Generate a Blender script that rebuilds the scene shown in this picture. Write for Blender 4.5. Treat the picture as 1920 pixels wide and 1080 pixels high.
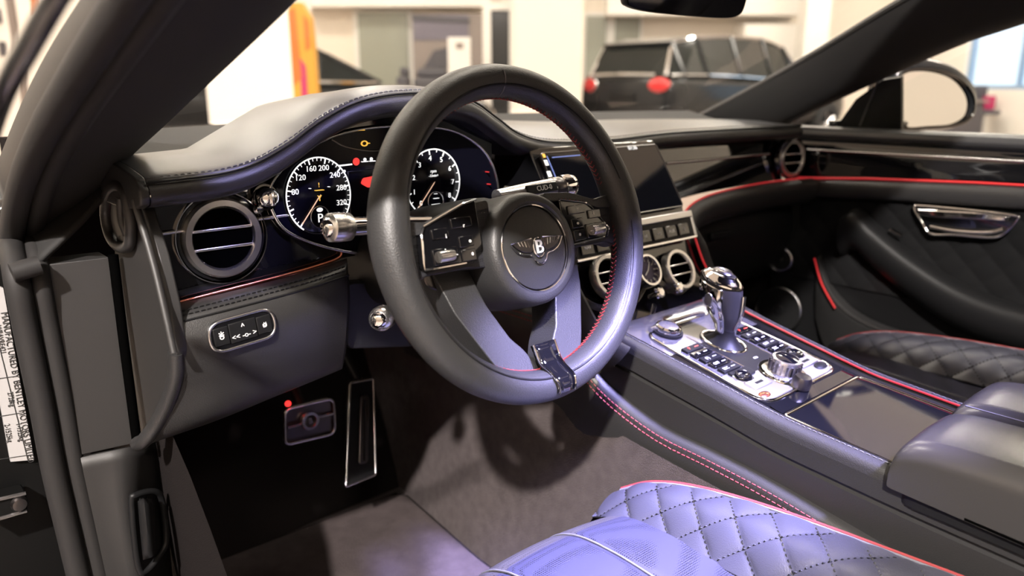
import bpy, bmesh, math, random
import numpy as np
from mathutils import Matrix, Vector
random.seed(7)
C = bpy.context.scene.collection
for o in list(bpy.data.objects): bpy.data.objects.remove(o)
V = lambda *a: np.array(a, float)
R = math.radians
# ------------------------------------------------------------------ camera
EYE = V(-0.927, -0.868, 1.027); YAW = R(41.45); PIT = R(14.74); FPX = 1450.0
FW = V(math.sin(YAW)*math.cos(PIT), math.cos(YAW)*math.cos(PIT), -math.sin(PIT))
RT = V(math.cos(YAW), -math.sin(YAW), 0); UP = np.cross(RT, FW)
cd = bpy.data.cameras.new('camera'); cam = bpy.data.objects.new('camera', cd); C.objects.link(cam)
cd.sensor_width = 36; cd.lens = FPX/1920*36; cd.clip_start = 0.02; cd.clip_end = 200
cam.matrix_world = Matrix(((RT[0], UP[0], -FW[0], EYE[0]), (RT[1], UP[1], -FW[1], EYE[1]), (RT[2], UP[2], -FW[2], EYE[2]), (0, 0, 0, 1)))
cd.dof.use_dof = True; cd.dof.focus_distance = 0.90; cd.dof.aperture_fstop = 3.4
bpy.context.scene.camera = cam
# ------------------------------------------------------------------ world, exposure
sc = bpy.context.scene
sc.view_settings.view_transform = 'Standard'; sc.view_settings.look = 'None'; sc.view_settings.gamma = 1
sc.view_settings.use_curve_mapping = False
sc.view_settings.exposure = 0.18
sc.cycles.use_denoising = True
sc.cycles.max_bounces = 8; sc.cycles.diffuse_bounces = 4; sc.cycles.glossy_bounces = 4; sc.cycles.transparent_max_bounces = 12
sc.cycles.sample_clamp_indirect = 6; sc.cycles.caustics_reflective = False; sc.cycles.caustics_refractive = False
w = bpy.data.worlds.new('world'); sc.world = w; w.use_nodes = True
w.node_tree.nodes['Background'].inputs[0].default_value = (0.75, 0.86, 1.0, 1)
w.node_tree.nodes['Background'].inputs[1].default_value = 1.6
# ------------------------------------------------------------------ lamps of the hall (large ones), and an added blue beam
def area(name, loc, aim, size, power, col, sy=None, spread=None):
    l = bpy.data.lights.new(name, 'AREA'); l.energy = power; l.color = col; l.size = size
    if sy: l.shape = 'RECTANGLE'; l.size_y = sy
    if spread: l.spread = spread
    o = bpy.data.objects.new(name, l); C.objects.link(o); o.location = loc
    o.rotation_euler = (Vector(aim)-Vector(loc)).to_track_quat('-Z', 'Y').to_euler()
    return o
BLUE_BEAM = area('blue_beam', (.25, -3.6, 5.5), (-.34, -.38, .60), .8, 52, (.50, .46, 1.0), .7, R(10))  # narrow blue beam for seat and wheel; its skylight source is invented
KEY = area('ceiling_spot_light', (-4.65, -3.75, 5.25), (-.3, -.2, .6), .20, 290, (1.0, .92, .86), None, R(80))
# ------------------------------------------------------------------ placing helpers: a sight line met with a real plane
def ray(u, v): return FW + RT*(u-960)/FPX - UP*(v-540)/FPX
def PX(u, v, x): r = ray(u, v); return EYE + r*(x-EYE[0])/r[0]
def PY(u, v, y): r = ray(u, v); return EYE + r*(y-EYE[1])/r[1]
def PZ(u, v, z): r = ray(u, v); return EYE + r*(z-EYE[2])/r[2]
def PP(u, v, o, n): r = ray(u, v); return EYE + r*((o-EYE)@n)/(r@n)
def unit(a): a = np.asarray(a, float); return a/np.linalg.norm(a)
# ------------------------------------------------------------------ materials
def mat(name, col, rough=.5, metal=0, grain=0, gscale=400, gdist=.0004, spec=.5, emit=None, es=0, coat=0, vary=0, vscale=6, sheen=0):
    m = bpy.data.materials.new(name); m.use_nodes = True; nt = m.node_tree; b = nt.nodes['Principled BSDF']
    b.inputs['Base Color'].default_value = (*col, 1); b.inputs['Roughness'].default_value = rough
    b.inputs['Metallic'].default_value = metal; b.inputs['Specular IOR Level'].default_value = spec
    if coat: b.inputs['Coat Weight'].default_value = coat; b.inputs['Coat Roughness'].default_value = .03
    if sheen: b.inputs['Sheen Weight'].default_value = sheen
    if emit: b.inputs['Emission Color'].default_value = (*emit, 1); b.inputs['Emission Strength'].default_value = es
    tc = None
    if grain or vary: tc = nt.nodes.new('ShaderNodeTexCoord')
    if grain:
        n = nt.nodes.new('ShaderNodeTexVoronoi' if grain == 1 else 'ShaderNodeTexNoise'); n.inputs['Scale'].default_value = gscale
        bp = nt.nodes.new('ShaderNodeBump'); bp.inputs['Strength'].default_value = .5; bp.inputs['Distance'].default_value = gdist
        nt.links.new(tc.outputs['Object'], n.inputs['Vector']); nt.links.new(n.outputs[0], bp.inputs['Height']); nt.links.new(bp.outputs[0], b.inputs['Normal'])
    if vary:
        n = nt.nodes.new('ShaderNodeTexNoise'); n.inputs['Scale'].default_value = vscale; n.inputs['Detail'].default_value = 5
        r = nt.nodes.new('ShaderNodeMapRange'); r.inputs[3].default_value = 1-vary; r.inputs[4].default_value = 1+vary
        mx = nt.nodes.new('ShaderNodeMix'); mx.data_type = 'RGBA'; mx.blend_type = 'MULTIPLY'; mx.inputs[0].default_value = 1
        mx.inputs[6].default_value = (*col, 1)
        nt.links.new(tc.outputs['Object'], n.inputs['Vector']); nt.links.new(n.outputs[0], r.inputs[0]); nt.links.new(r.outputs[0], mx.inputs[7]); nt.links.new(mx.outputs[2], b.inputs['Base Color'])
    return m
def knurl(name, col=(.8, .8, .82), scale=700):
    m = mat(name, col, .27, 1); nt = m.node_tree; b = nt.nodes['Principled BSDF']
    tc = nt.nodes.new('ShaderNodeTexCoord'); ck = nt.nodes.new('ShaderNodeTexChecker'); ck.inputs['Scale'].default_value = scale
    mp = nt.nodes.new('ShaderNodeMapping'); mp.inputs['Rotation'].default_value = (.6, .5, .78)
    bp = nt.nodes.new('ShaderNodeBump'); bp.inputs['Strength'].default_value = .9; bp.inputs['Distance'].default_value = .0012
    nt.links.new(tc.outputs['Object'], mp.inputs[0]); nt.links.new(mp.outputs[0], ck.inputs[0]); nt.links.new(ck.outputs['Fac'], bp.inputs['Height']); nt.links.new(bp.outputs[0], b.inputs['Normal'])
    return m
def glassmat(name, tint=(1, 1, 1), refl=.06, rough=0.0):
    m = bpy.data.materials.new(name); m.use_nodes = True; nt = m.node_tree; nt.nodes.clear()
    o = nt.nodes.new('ShaderNodeOutputMaterial'); mx = nt.nodes.new('ShaderNodeMixShader'); t = nt.nodes.new('ShaderNodeBsdfTransparent')
    g = nt.nodes.new('ShaderNodeBsdfGlossy'); g.inputs['Roughness'].default_value = rough; t.inputs[0].default_value = (*tint, 1)
    f = nt.nodes.new('ShaderNodeFresnel'); f.inputs[0].default_value = 1.35
    mu = nt.nodes.new('ShaderNodeMath'); mu.operation = 'MULTIPLY'; mu.inputs[1].default_value = refl/.06*.5
    nt.links.new(f.outputs[0], mu.inputs[0]); nt.links.new(mu.outputs[0], mx.inputs[0]); nt.links.new(t.outputs[0], mx.inputs[1]); nt.links.new(g.outputs[0], mx.inputs[2]); nt.links.new(mx.outputs[0], o.inputs[0])
    return m
def perforated(name, col, rough=.55, scale=260):
    m = mat(name, col, rough); nt = m.node_tree; b = nt.nodes['Principled BSDF']
    tc = nt.nodes.new('ShaderNodeTexCoord'); v = nt.nodes.new('ShaderNodeTexVoronoi'); v.inputs['Scale'].default_value = scale; v.inputs['Randomness'].default_value = 0
    r = nt.nodes.new('ShaderNodeMapRange'); r.inputs[1].default_value = .22; r.inputs[2].default_value = .34
    bp = nt.nodes.new('ShaderNodeBump'); bp.inputs['Strength'].default_value = .8; bp.inputs['Distance'].default_value = .0015
    mx = nt.nodes.new('ShaderNodeMix'); mx.data_type = 'RGBA'; mx.inputs[6].default_value = (.003, .003, .004, 1); mx.inputs[7].default_value = (*col, 1)
    nt.links.new(tc.outputs['Object'], v.inputs['Vector']); nt.links.new(v.outputs[0], r.inputs[0]); nt.links.new(r.outputs[0], bp.inputs['Height']); nt.links.new(bp.outputs[0], b.inputs['Normal'])
    nt.links.new(r.outputs[0], mx.inputs[0]); nt.links.new(mx.outputs[2], b.inputs['Base Color'])
    return m
M = {}
M['jambp'] = mat('jamb_black', (.004, .004, .004), .4, spec=.2)
M['leather'] = mat('black_leather', (.018, .0175, .0178), .42, grain=1, gscale=900, gdist=.0003)
M['dash'] = mat('dash_leather', (.036, .036, .038), .35, grain=1, gscale=800, gdist=.0001)
M['wheel'] = mat('wheel_leather', (.022, .022, .023), .44, grain=1, gscale=700, gdist=.0004)
M['seat'] = mat('blue_black_leather', (.040, .040, .054), .38, grain=1, gscale=800, gdist=.0003)
M['perf'] = perforated('perforated_leather', (.030, .030, .055), .5, 330)
M['perfw'] = perforated('perforated_wheel_leather', (.017, .017, .021), .45, 420)
M['perf_unlit'] = perforated('perforated_leather_unlit', (.055, .052, .055), .5, 300)  # seat front's lack of blue light put into this greyer copy
M['trim'] = mat('pillar_fabric', (.016, .0155, .0155), .75, grain=2, gscale=900, gdist=.0005, spec=.25)
M['plastic'] = mat('grey_plastic', (.015, .0142, .0142), .5, grain=2, gscale=1200, gdist=.0002)
M['plasticd'] = mat('black_plastic', (.007, .007, .0075), .45, grain=2, gscale=1200, gdist=.0002, spec=.22)
M['rubber'] = mat('door_rubber', (.017, .016, .016), .6, spec=.25)
M['jamb'] = mat('black_paint', (.008, .008, .009), .22, coat=1)
M['piano'] = mat('piano_black', (.004, .004, .005), .04, coat=.6, spec=.6)
M['chrome'] = mat('chrome', (.86, .86, .88), .07, 1)
M['satin'] = mat('satin_metal', (.62, .62, .64), .25, 1)
M['darkmetal'] = mat('dark_metal', (.16, .15, .15), .3, 1)
M['knurl'] = knurl('knurled_chrome', (.84, .83, .82))
M['suede'] = mat('black_suede', (.006, .006, .0065), .85, grain=2, gscale=900, spec=.1)
M['deep_shade'] = mat('black_shade', (.001, .001, .001), .9, spec=0)  # flat black: shade inside ducts and gaps put into the colour
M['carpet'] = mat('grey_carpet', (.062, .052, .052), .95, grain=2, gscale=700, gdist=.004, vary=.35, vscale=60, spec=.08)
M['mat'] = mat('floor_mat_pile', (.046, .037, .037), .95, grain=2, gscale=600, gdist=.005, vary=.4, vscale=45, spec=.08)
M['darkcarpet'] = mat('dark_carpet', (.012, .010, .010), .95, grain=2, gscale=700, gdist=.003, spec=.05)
M['redled'] = mat('red_light_strip', (.35, .02, .02), .35, emit=(1, .05, .06), es=.32)
M['copper'] = mat('copper_trim', (.78, .30, .20), .25, 1)
M['redthread'] = mat('red_thread', (.20, .022, .024), .6)
M['thread'] = mat('grey_thread', (.10, .10, .11), .6)
M['lightthread'] = mat('pale_piping', (.11, .11, .13), .45)
M['screen'] = mat('display_glass', (.006, .007, .012), .06, coat=.5)
M['dial'] = mat('dial_glass', (.003, .003, .007), .15, spec=.15)
M['arm'] = mat('smooth_leather', (.032, .030, .029), .27, grain=1, gscale=900, gdist=.0001)
M['lcdwhite'] = mat('lit_white', (.8, .8, .8), .5, emit=(1, 1, 1), es=.85)
M['lcdblue'] = mat('lit_blue', (.2, .3, .8), .5, emit=(.3, .4, 1), es=.35)
M['lcdamber'] = mat('lit_amber', (.8, .5, .1), .5, emit=(1, .55, .08), es=.8)
M['lcdred'] = mat('lit_red', (.8, .1, .05), .5, emit=(1, .05, .05), es=.9)
M['needle'] = mat('needle', (.8, .55, .4), .5, emit=(1, .62, .42), es=.6)
M['whiteprint'] = mat('white_print', (.75, .75, .75), .5)
M['blackprint'] = mat('black_print', (.02, .02, .02), .6)
M['paper'] = mat('white_sticker', (.36, .35, .35), .45)
M['glass'] = glassmat('windscreen_glass', (.97, .985, .98), .012)
M['mirror'] = mat('mirror_silver', (.9, .9, .9), .02, 1)
M['clockface'] = mat('clock_dial', (.13, .11, .22), .3)
M['brush'] = mat('brushed_alloy', (.80, .80, .80), .38, 1)
M['gloss_grey'] = mat('grey_gloss_veneer', (.07, .068, .07), .08, coat=.6)
# ------------------------------------------------------------------ mesh helpers
def thing(name, label, cat, loc=(0, 0, 0), group=None):
    o = bpy.data.objects.new(name, None); C.objects.link(o); o.location = loc; o.empty_display_size = .05
    o['label'] = label; o['category'] = cat
    if group: o['group'] = group
    return o
def tag(o, label, cat, group=None, kind=None):
    if label: o['label'] = label
    if cat: o['category'] = cat
    if group: o['group'] = group
    if kind: o['kind'] = kind
    return o
def mk(name, vf, m, parent=None, smooth=True, bevel=0, seg=2, sub=0, solid=0, label=None, recalc=True, auto=47):
    vs, fs = vf
    me = bpy.data.meshes.new(name); me.from_pydata([tuple(float(c) for c in v) for v in vs], [], [tuple(f) for f in fs]); me.update()
    if recalc:
        bm = bmesh.new(); bm.from_mesh(me); bmesh.ops.remove_doubles(bm, verts=bm.verts, dist=1e-6); bmesh.ops.recalc_face_normals(bm, faces=bm.faces); bm.to_mesh(me); bm.free()
    me.materials.append(M[m] if isinstance(m, str) else m)
    o = bpy.data.objects.new(name, me); C.objects.link(o)
    if parent is not None:
        o.parent = parent
        if parent.parent is None: o.matrix_parent_inverse = Matrix.Translation(-parent.location)
    if solid: md = o.modifiers.new('solid', 'SOLIDIFY'); md.thickness = solid; md.offset = -1
    if bevel: md = o.modifiers.new('bevel', 'BEVEL'); md.width = bevel; md.segments = seg; md.limit_method = 'ANGLE'; md.angle_limit = R(32)
    if sub: md = o.modifiers.new('sub', 'SUBSURF'); md.levels = sub; md.render_levels = sub
    if smooth:
        me.shade_smooth()
        if not sub:
            try: me.set_sharp_from_angle(angle=R(auto))
            except Exception: pass
    if label: o['label'] = label
    return o
def join(*parts):
    vs, fs = [], []
    for v, f in parts:
        k = len(vs); vs += list(v); fs += [tuple(i+k for i in q) for q in f]
    return vs, fs
def cr(P, n, closed=False):
    """Catmull-Rom through the points P, n samples."""
    P = np.asarray(P, float); N = len(P)
    if N == 2 and not closed: return np.array([P[0]+(P[1]-P[0])*t for t in np.linspace(0, 1, n)])
    if closed: Q = np.vstack([P[-1], P, P[:2]]); ts = np.linspace(0, N, n, endpoint=False)
    else: Q = np.vstack([2*P[0]-P[1], P, 2*P[-1]-P[-2]]); ts = np.linspace(0, N-1, n)
    out = []
    for t in ts:
        i = min(int(t), (N if closed else N-1)-1); f = t-i
        a, b, c, d = Q[i], Q[i+1], Q[i+2], Q[i+3]
        out.append(.5*((2*b)+(c-a)*f+(2*a-5*b+4*c-d)*f*f+(3*b-a-3*c+d)*f**3))
    return np.array(out)
def grid(G, flip=False, closed=False):
    G = np.asarray(G, float); a, b = G.shape[:2]; fs = []
    for i in range(a-1):
        for j in range(b if closed else b-1):
            k = (j+1) % b
            fs.append((i*b+j, i*b+k, (i+1)*b+k, (i+1)*b+j))
    return list(G.reshape(-1, 3)), fs
def patch(rows, nu, nv, curve_u=True, curve_v=True):
    """rows[i][j]: control points; i across nu samples, j across nv."""
    rows = [np.asarray(r, float) for r in rows]
    fine = np.array([cr(r, nv) if curve_v else lin(r, nv) for r in rows])
    cols = np.array([cr(fine[:, j], nu) if curve_u else lin(fine[:, j], nu) for j in range(nv)])
    return np.transpose(cols, (1, 0, 2))
def lin(P, n):
    P = np.asarray(P, float); s = np.linspace(0, len(P)-1, n); i = np.minimum(s.astype(int), len(P)-2); f = (s-i)[:, None]
    return P[i]*(1-f)+P[i+1]*f
def tube(pts, r, n=8, closed=False, flat=None, upv=None):
    """Round tube along pts; r number or list; flat=(ru, rv) gives an oval section with u along upv."""
    P = np.asarray(pts, float); N = len(P); rr = np.broadcast_to(np.asarray(r, float), (N,)) if flat is None else np.ones(N)
    T = np.array([unit(P[(i+1) % N if closed else min(i+1, N-1)]-P[i-1 if closed else max(i-1, 0)]) for i in range(N)])
    u = np.asarray(upv, float) if upv is not None else V(0, 0, 1)
    if abs(T[0] @ unit(u)) > .95 and upv is None: u = V(1, 0, 0)
    vs = []
    for i in range(N):
        if upv is None: u = u-T[i]*(u @ T[i]); u = unit(u); a = u
        else: a = unit(np.asarray(upv)-T[i]*(np.asarray(upv) @ T[i]))
        b = np.cross(T[i], a)
        for k in range(n):
            t = 2*math.pi*k/n; f = (flat or (1, 1))
            vs.append(P[i]+rr[i]*(a*math.cos(t)*f[0]+b*math.sin(t)*f[1]))
    fs = []
    for i in range(N if closed else N-1):
        j = (i+1) % N
        for k in range(n): fs.append((i*n+k, i*n+(k+1) % n, j*n+(k+1) % n, j*n+k))
    if not closed: fs += [tuple(range(n))[::-1], tuple((N-1)*n+k for k in range(n))]
    return vs, fs
def basis(ez, up=(0, 0, 1)):
    ez = unit(ez); up = np.asarray(up, float)
    if abs(ez @ unit(up)) > .98: up = V(0, 1, 0)
    ex = unit(np.cross(up, ez)); ey = np.cross(ez, ex); return ex, ey, ez
def lathe(prof, c, axis, n=32, sx=1, sy=1, up=(0, 0, 1), arc=None):
    ex, ey, ez = basis(axis, up); c = np.asarray(c, float); vs, fs = [], []
    for r, h in prof:
        for k in range(n):
            t = 2*math.pi*k/n; vs.append(c+ex*r*sx*math.cos(t)+ey*r*sy*math.sin(t)+ez*h)
    for i in range(len(prof)-1):
        for k in range(n): fs.append((i*n+k, i*n+(k+1) % n, (i+1)*n+(k+1) % n, (i+1)*n+k))
    if prof[0][0] > 0 and prof[0] != prof[-1]: fs.append(tuple(range(n))[::-1])
    if prof[-1][0] > 0 and prof[0] != prof[-1]: fs.append(tuple((len(prof)-1)*n+k for k in range(n)))
    return vs, fs
def ringv(c, axis, r0, r1, h0, h1, n=40, sx=1, sy=1, up=(0, 0, 1)):
    m = (h1-h0)*.3
    return lathe([(r0, h0), (r0, h1-m), (r0+(r1-r0)*.2, h1), (r1-(r1-r0)*.2, h1), (r1, h1-m), (r1, h0), (r0, h0)], c, axis, n, sx, sy, up)
def prism(poly, off):
    poly = [np.asarray(p, float) for p in poly]; n = len(poly); off = np.asarray(off, float)
    vs = poly+[p+off for p in poly]; fs = [tuple(range(n))[::-1], tuple(range(n, 2*n))]
    for i in range(n): j = (i+1) % n; fs.append((i, j, n+j, n+i))
    return vs, fs
def box(c, s, ax=None):
    c = np.asarray(c, float); ex, ey, ez = ax if ax is not None else (V(1, 0, 0), V(0, 1, 0), V(0, 0, 1))
    vs = [c+ex*a*s[0]/2+ey*b*s[1]/2+ez*d*s[2]/2 for a in (-1, 1) for b in (-1, 1) for d in (-1, 1)]
    return vs, [(0, 1, 3, 2), (4, 6, 7, 5), (0, 4, 5, 1), (2, 3, 7, 6), (0, 2, 6, 4), (1, 5, 7, 3)]
def rnd(poly, r, n=5):
    """Round the corners of a planar polygon of 3-D points."""
    out = []; N = len(poly); rs = r if hasattr(r, '__len__') else [r]*N
    for i in range(N):
        p = np.asarray(poly[i], float); a = np.asarray(poly[i-1], float); b = np.asarray(poly[(i+1) % N], float); q = rs[i]
        da, db = a-p, b-p; q = min(q, .48*np.linalg.norm(da), .48*np.linalg.norm(db)); A = p+unit(da)*q; B = p+unit(db)*q
        for k in range(n+1):
            t = k/n; out.append((1-t)**2*A+2*t*(1-t)*p+t*t*B)
    return out
def inset(poly, d):
    P = [np.asarray(p, float) for p in poly]; c = sum(P)/len(P)
    return [p+unit(c-p)*d for p in P]
def text(name, s, size, o, ex, ey, m, parent=None, ext=.0003, align='CENTER', sxk=1.0):
    cu = bpy.data.curves.new(name or 'lettering', 'FONT'); cu.body = s; cu.size = size; cu.align_x = align; cu.align_y = 'CENTER'; cu.extrude = ext; cu.resolution_u = 3
    t = bpy.data.objects.new(name or 'lettering', cu); C.objects.link(t)
    bpy.context.view_layer.update()
    me = bpy.data.meshes.new_from_object(t.evaluated_get(bpy.context.evaluated_depsgraph_get()))
    vs = [tuple(v.co) for v in me.vertices]; fs = [tuple(p.vertices) for p in me.polygons]
    bpy.data.objects.remove(t); bpy.data.meshes.remove(me); bpy.data.curves.remove(cu)
    ex, ey = unit(ex), unit(ey); ez = np.cross(ex, ey)
    vs = [np.asarray(o)+ex*v[0]*sxk+ey*v[1]+ez*v[2] for v in vs]
    if name is None: return vs, fs
    return mk(name, (vs, fs), m, parent, smooth=False)
def textvf(s, size, o, ex, ey, ext=.0003, align='CENTER', sxk=1.0):
    return text(None, s, size, o, ex, ey, None, ext=ext, align=align, sxk=sxk)
def stitches(path, nrm, length=.004, gap=.003, r=.0006, lift=.0006):
    """Short thread dashes laid along a path (joined: one row of sewing)."""
    P = np.asarray(path, float); seg = np.linalg.norm(np.diff(P, axis=0), axis=1); L = np.concatenate([[0], np.cumsum(seg)]); parts = []
    at = lambda s: np.array([np.interp(s, L, P[:, k]) for k in range(3)]); s = 0; nrm = np.asarray(nrm, float)
    while s+length < L[-1]:
        a, b = at(s), at(s+length); parts.append(tube([a+nrm*lift*.2, (a+b)/2+nrm*lift, b+nrm*lift*.2], r, 5)); s += length+gap
    return join(*parts)
X1, Y1, Z1 = V(1, 0, 0), V(0, 1, 0), V(0, 0, 1)
# ================================================================== the showroom
M['wall'] = mat('cream_wall', (.80, .72, .62), .7)
M['backwall'] = mat('taupe_wall', (.42, .36, .30), .7)
M['wallw'] = mat('white_wall', (.84, .80, .74), .7)
M['ceil'] = mat('white_ceiling', (.8, .78, .75), .8)
M['tile'] = mat('beige_floor_tile', (.36, .29, .25), .22, vary=.12, vscale=1.2)
M['lamp'] = mat('ceiling_lamp', (1, 1, 1), .5, emit=(1, .905, .775), es=43)
M['greenglass'] = mat('green_grey_panel', (.30, .31, .26), .25)
M['frame'] = mat('white_frame', (.78, .76, .72), .4)
M['bluepaint'] = mat('blue_frame', (.25, .36, .52), .35)
M['tyre'] = mat('tyre_rubber', (.015, .015, .015), .8)
M['carblack'] = mat('black_car_paint', (.012, .013, .015), .15, spec=.35)
M['cargrey'] = mat('dark_grey_car_paint', (.045, .043, .043), .2, metal=.4, coat=1)
M['carglass'] = mat('tinted_car_glass', (.010, .013, .013), .06, spec=.3)
M['paleglass'] = mat('pale_car_glass', (.22, .23, .20), .08)
M['taillight'] = mat('tail_light', (.55, .03, .03), .15, emit=(1, .08, .08), es=.12)
M['orange'] = mat('orange_print', (.50, .13, .01), .5)
M['yellow'] = mat('yellow_print', (.55, .27, .02), .5)
M['magenta'] = mat('magenta_print', (.42, .02, .10), .5)
M['posterdark'] = mat('poster_grey', (.07, .065, .075), .5)
M['postermid'] = mat('poster_violet', (.15, .135, .17), .5)
M['posterlow'] = mat('poster_sand', (.24, .20, .18), .5)
M['darkdoor'] = mat('dark_glass_door', (.03, .032, .034), .15)
E2 = V(math.sin(YAW), math.cos(YAW), 0); E1 = RT
def RM(a, b, z): return V(EYE[0], EYE[1], 0)+E1*a+E2*b+Z1*z
def UA(u, b): return (u-960)/FPX*b*math.cos(PIT)
def VZ(v, b): k = (540-v)/FPX; return EYE[2]+b*(k*math.cos(PIT)-math.sin(PIT))/(math.cos(PIT)+k*math.sin(PIT))
RAX = (E1, E2, Z1)
def struct(name, vf, m, **k): o = mk(name, vf, m, smooth=False, **k); o['kind'] = 'structure'; return o
A0, A1, B0, B1, H = -7.0, 8.0, -7.0, 16.0, 5.6
def rbx(a0, a1, b0, b1, z0, z1): return box(RM((a0+a1)/2, (b0+b1)/2, (z0+z1)/2), (a1-a0, b1-b0, z1-z0), RAX)
struct('floor', rbx(A0-.2, A1+.2, B0-.2, B1+.2, -.1, 0), 'tile')
struct('ceiling', rbx(A0-.2, A1+.2, B0-.2, B1+.2, H, H+.1), 'ceil')
struct('wall_back', rbx(A0-.2, A1+.2, B1, B1+.2, 0, H), 'wall')
struct('wall_left', rbx(A0-.2, A0, B0, B1, 0, H), 'wallw')
struct('wall_front', rbx(A0-.2, A1+.2, B0-.2, B0, 0, H), 'backwall')
# right wall with two window openings
WN = [(11.3, 14.2, .95, 2.9)]
wr = join(rbx(A1, A1+.2, B0, 11.3, 0, H), rbx(A1, A1+.2, 14.2, B1, 0, H),
          rbx(A1, A1+.2, 11.3, 14.2, 0, .95), rbx(A1, A1+.2, 11.3, 14.2, 2.9, H))
struct('wall_right', wr, 'wallw')
for n, (b0, b1, z0, z1) in enumerate(WN):
    o = struct('window_%d' % (n+1), join(rbx(A1+.05, A1+.13, b0, b1, z0, z0+.07), rbx(A1+.05, A1+.13, b0, b1, z1-.07, z1), rbx(A1+.05, A1+.13, b0, b0+.08, z0, z1), rbx(A1+.05, A1+.13, b1-.08, b1, z0, z1)), 'bluepaint')
    k = 2
    for i in range(k):
        c0 = b0+.08+(b1-b0-.16)*i/k; c1 = b0+.08+(b1-b0-.16)*(i+1)/k
        mk('window_pane', rbx(A1+.085, A1+.095, c0+.03, c1-.03, z0+.07, z1-.07), 'glass', o, smooth=False)
        if i: mk('mullion', rbx(A1+.05, A1+.13, c0-.03, c0+.03, z0+.07, z1-.07), 'bluepaint', o, smooth=False)
# invented skylight frame, added on the ceiling above the blue beam
sk = V(.25, -3.6, H-.03); o = struct('window_2', join(*[box(sk+V(a, b_, 0), s_) for a, b_, s_ in ((-.66, 0, (.1, 1.2, .06)), (.66, 0, (.1, 1.2, .06)), (0, -.6, (1.4, .1, .06)), (0, .6, (1.4, .1, .06)))]), 'frame')
# columns and wall features of the far side
def column(n, u0, u1, b, dep, m='wall'):
    return struct('column_%d' % n, rbx(UA(u0, b), UA(u1, b), b, b+dep, 0, H), m)
column(1, 386, 552, 6.4, .7, 'wallw'); column(2, 962, 1091, 11.6, .9, 'wall'); column(3, 1500, 1545, 14.5, .4, 'wallw'); column(4, 296, 318, 8.5, .25, 'wallw')
struct('mirror_backdrop_1', rbx(A1-.05, A1, B0, -4.95, 0, 3.0), 'posterlow')  # unseen dark panel added for the door mirror to reflect
struct('mirror_backdrop_2', rbx(A1-.06, A1, -6.2, -5.4, 0, 2.1), 'posterdark')  # darker unseen box, also added for the mirror reflection
struct('trim_1', rbx(UA(585, 15.8), UA(912, 15.8), 15.5, B1, VZ(12, 15.5), VZ(12, 15.5)+.9), 'wallw')
struct('trim_2', rbx(UA(1130, 15.8), UA(1480, 15.8), 15.3, B1, VZ(28, 15.3), VZ(28, 15.3)+.9), 'wallw')
struct('trim_3', rbx(UA(1395, 15), UA(1500, 15), 15.2, B1, 0, VZ(45, 15.2)), 'wallw')
g = struct('window_3', rbx(UA(668, 15.9), UA(776, 15.9), 15.9, B1, 0, VZ(19, 15.9)), 'frame')
mk('window_pane', rbx(UA(676, 15.85), UA(768, 15.85), 15.86, 15.9, .3, VZ(24, 15.9)), 'greenglass', g, smooth=False)
g = struct('window_4', rbx(UA(1092, 15.9), UA(1200, 15.9), 15.9, B1, 0, VZ(22, 15.9)), 'frame')
for q0, q1 in ((1097, 1134), (1150, 1196)):
    mk('window_pane', rbx(UA(q0, 15.85), UA(q1, 15.85), 15.86, 15.9, .3, VZ(30, 15.9)), 'greenglass', g, smooth=False)
g = struct('door_1', rbx(UA(318, 9.0), UA(388, 9.0), 9.0, 9.1, 0, 2.1), 'darkdoor')
mk('door_frame', join(rbx(UA(314, 9), UA(319, 9), 8.95, 9.12, 0, 2.14), rbx(UA(380, 9), UA(388, 9), 8.95, 9.12, 0, 2.14)), 'posterlow', g, smooth=False)
mk('lamp_dot', lathe([(0, .05), (.03, .045), (.035, .02), (.02, 0)], RM(UA(339, 9), 9.0, VZ(200, 9)), -E2, 16), 'frame', g)  # pale disc standing for the lamp dot on the dark glass
g = thing('slot_window', 'tall white framed narrow opening with dark slot beside cream column', 'window frame', RM(UA(932, 13), 13, 0))
mk('frame', join(rbx(UA(906, 13), UA(921, 13), 13, 13.2, 0, H), rbx(UA(955, 13), UA(963, 13), 13, 13.2, 0, H), rbx(UA(921, 13), UA(956, 13), 13, 13.2, VZ(19, 13), VZ(4, 13))), 'frame', g, smooth=False)
mk('pane', rbx(UA(921, 13), UA(956, 13), 13.1, 13.12, .1, VZ(19, 13)), 'darkdoor', g, smooth=False)
# totem sign
b = 5.6; g = thing('totem_sign', 'orange and magenta printed totem sign beside white column', 'sign', RM(UA(568, b), b, 0))
zt = VZ(4, b); a0, a1 = UA(549, b), UA(590, b); am = (a0+a1)/2
def rp(pts, b, m, nm, par, dep=.1): return mk(nm, prism([RM(a, b, z) for a, z in pts], E2*dep), m, par, smooth=False, bevel=.006)
rp([(a0, .05), (a1+.02, .05), (a1+.01, zt-.35), (a1, zt-.1), (am+.02, zt), (a0+.02, zt), (a0, zt-.05)], b, 'yellow', 'panel', g)
rp([(a0+.005, zt-.55), (a0+.07, zt-.5), (a0+.05, zt-.03), (a0+.005, zt-.06)], b-.004, 'orange', 'orange_stripe', g, .004)
rp([(a0+.045, .06), (a0+.105, .06), (a0+.10, zt-.42), (a0+.06, zt-.36)], b-.004, 'magenta', 'magenta_stripe', g, .004)
rp([(a1-.05, zt-.32), (a1-.01, zt-.3), (a1-.015, zt-.12), (a1-.05, zt-.08)], b-.004, 'orange', 'orange_patch', g, .004)
mk('base', rbx(a0-.08, a1+.08, b-.1, b+.2, 0, .05), 'frame', g, smooth=False, bevel=.01)
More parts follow.
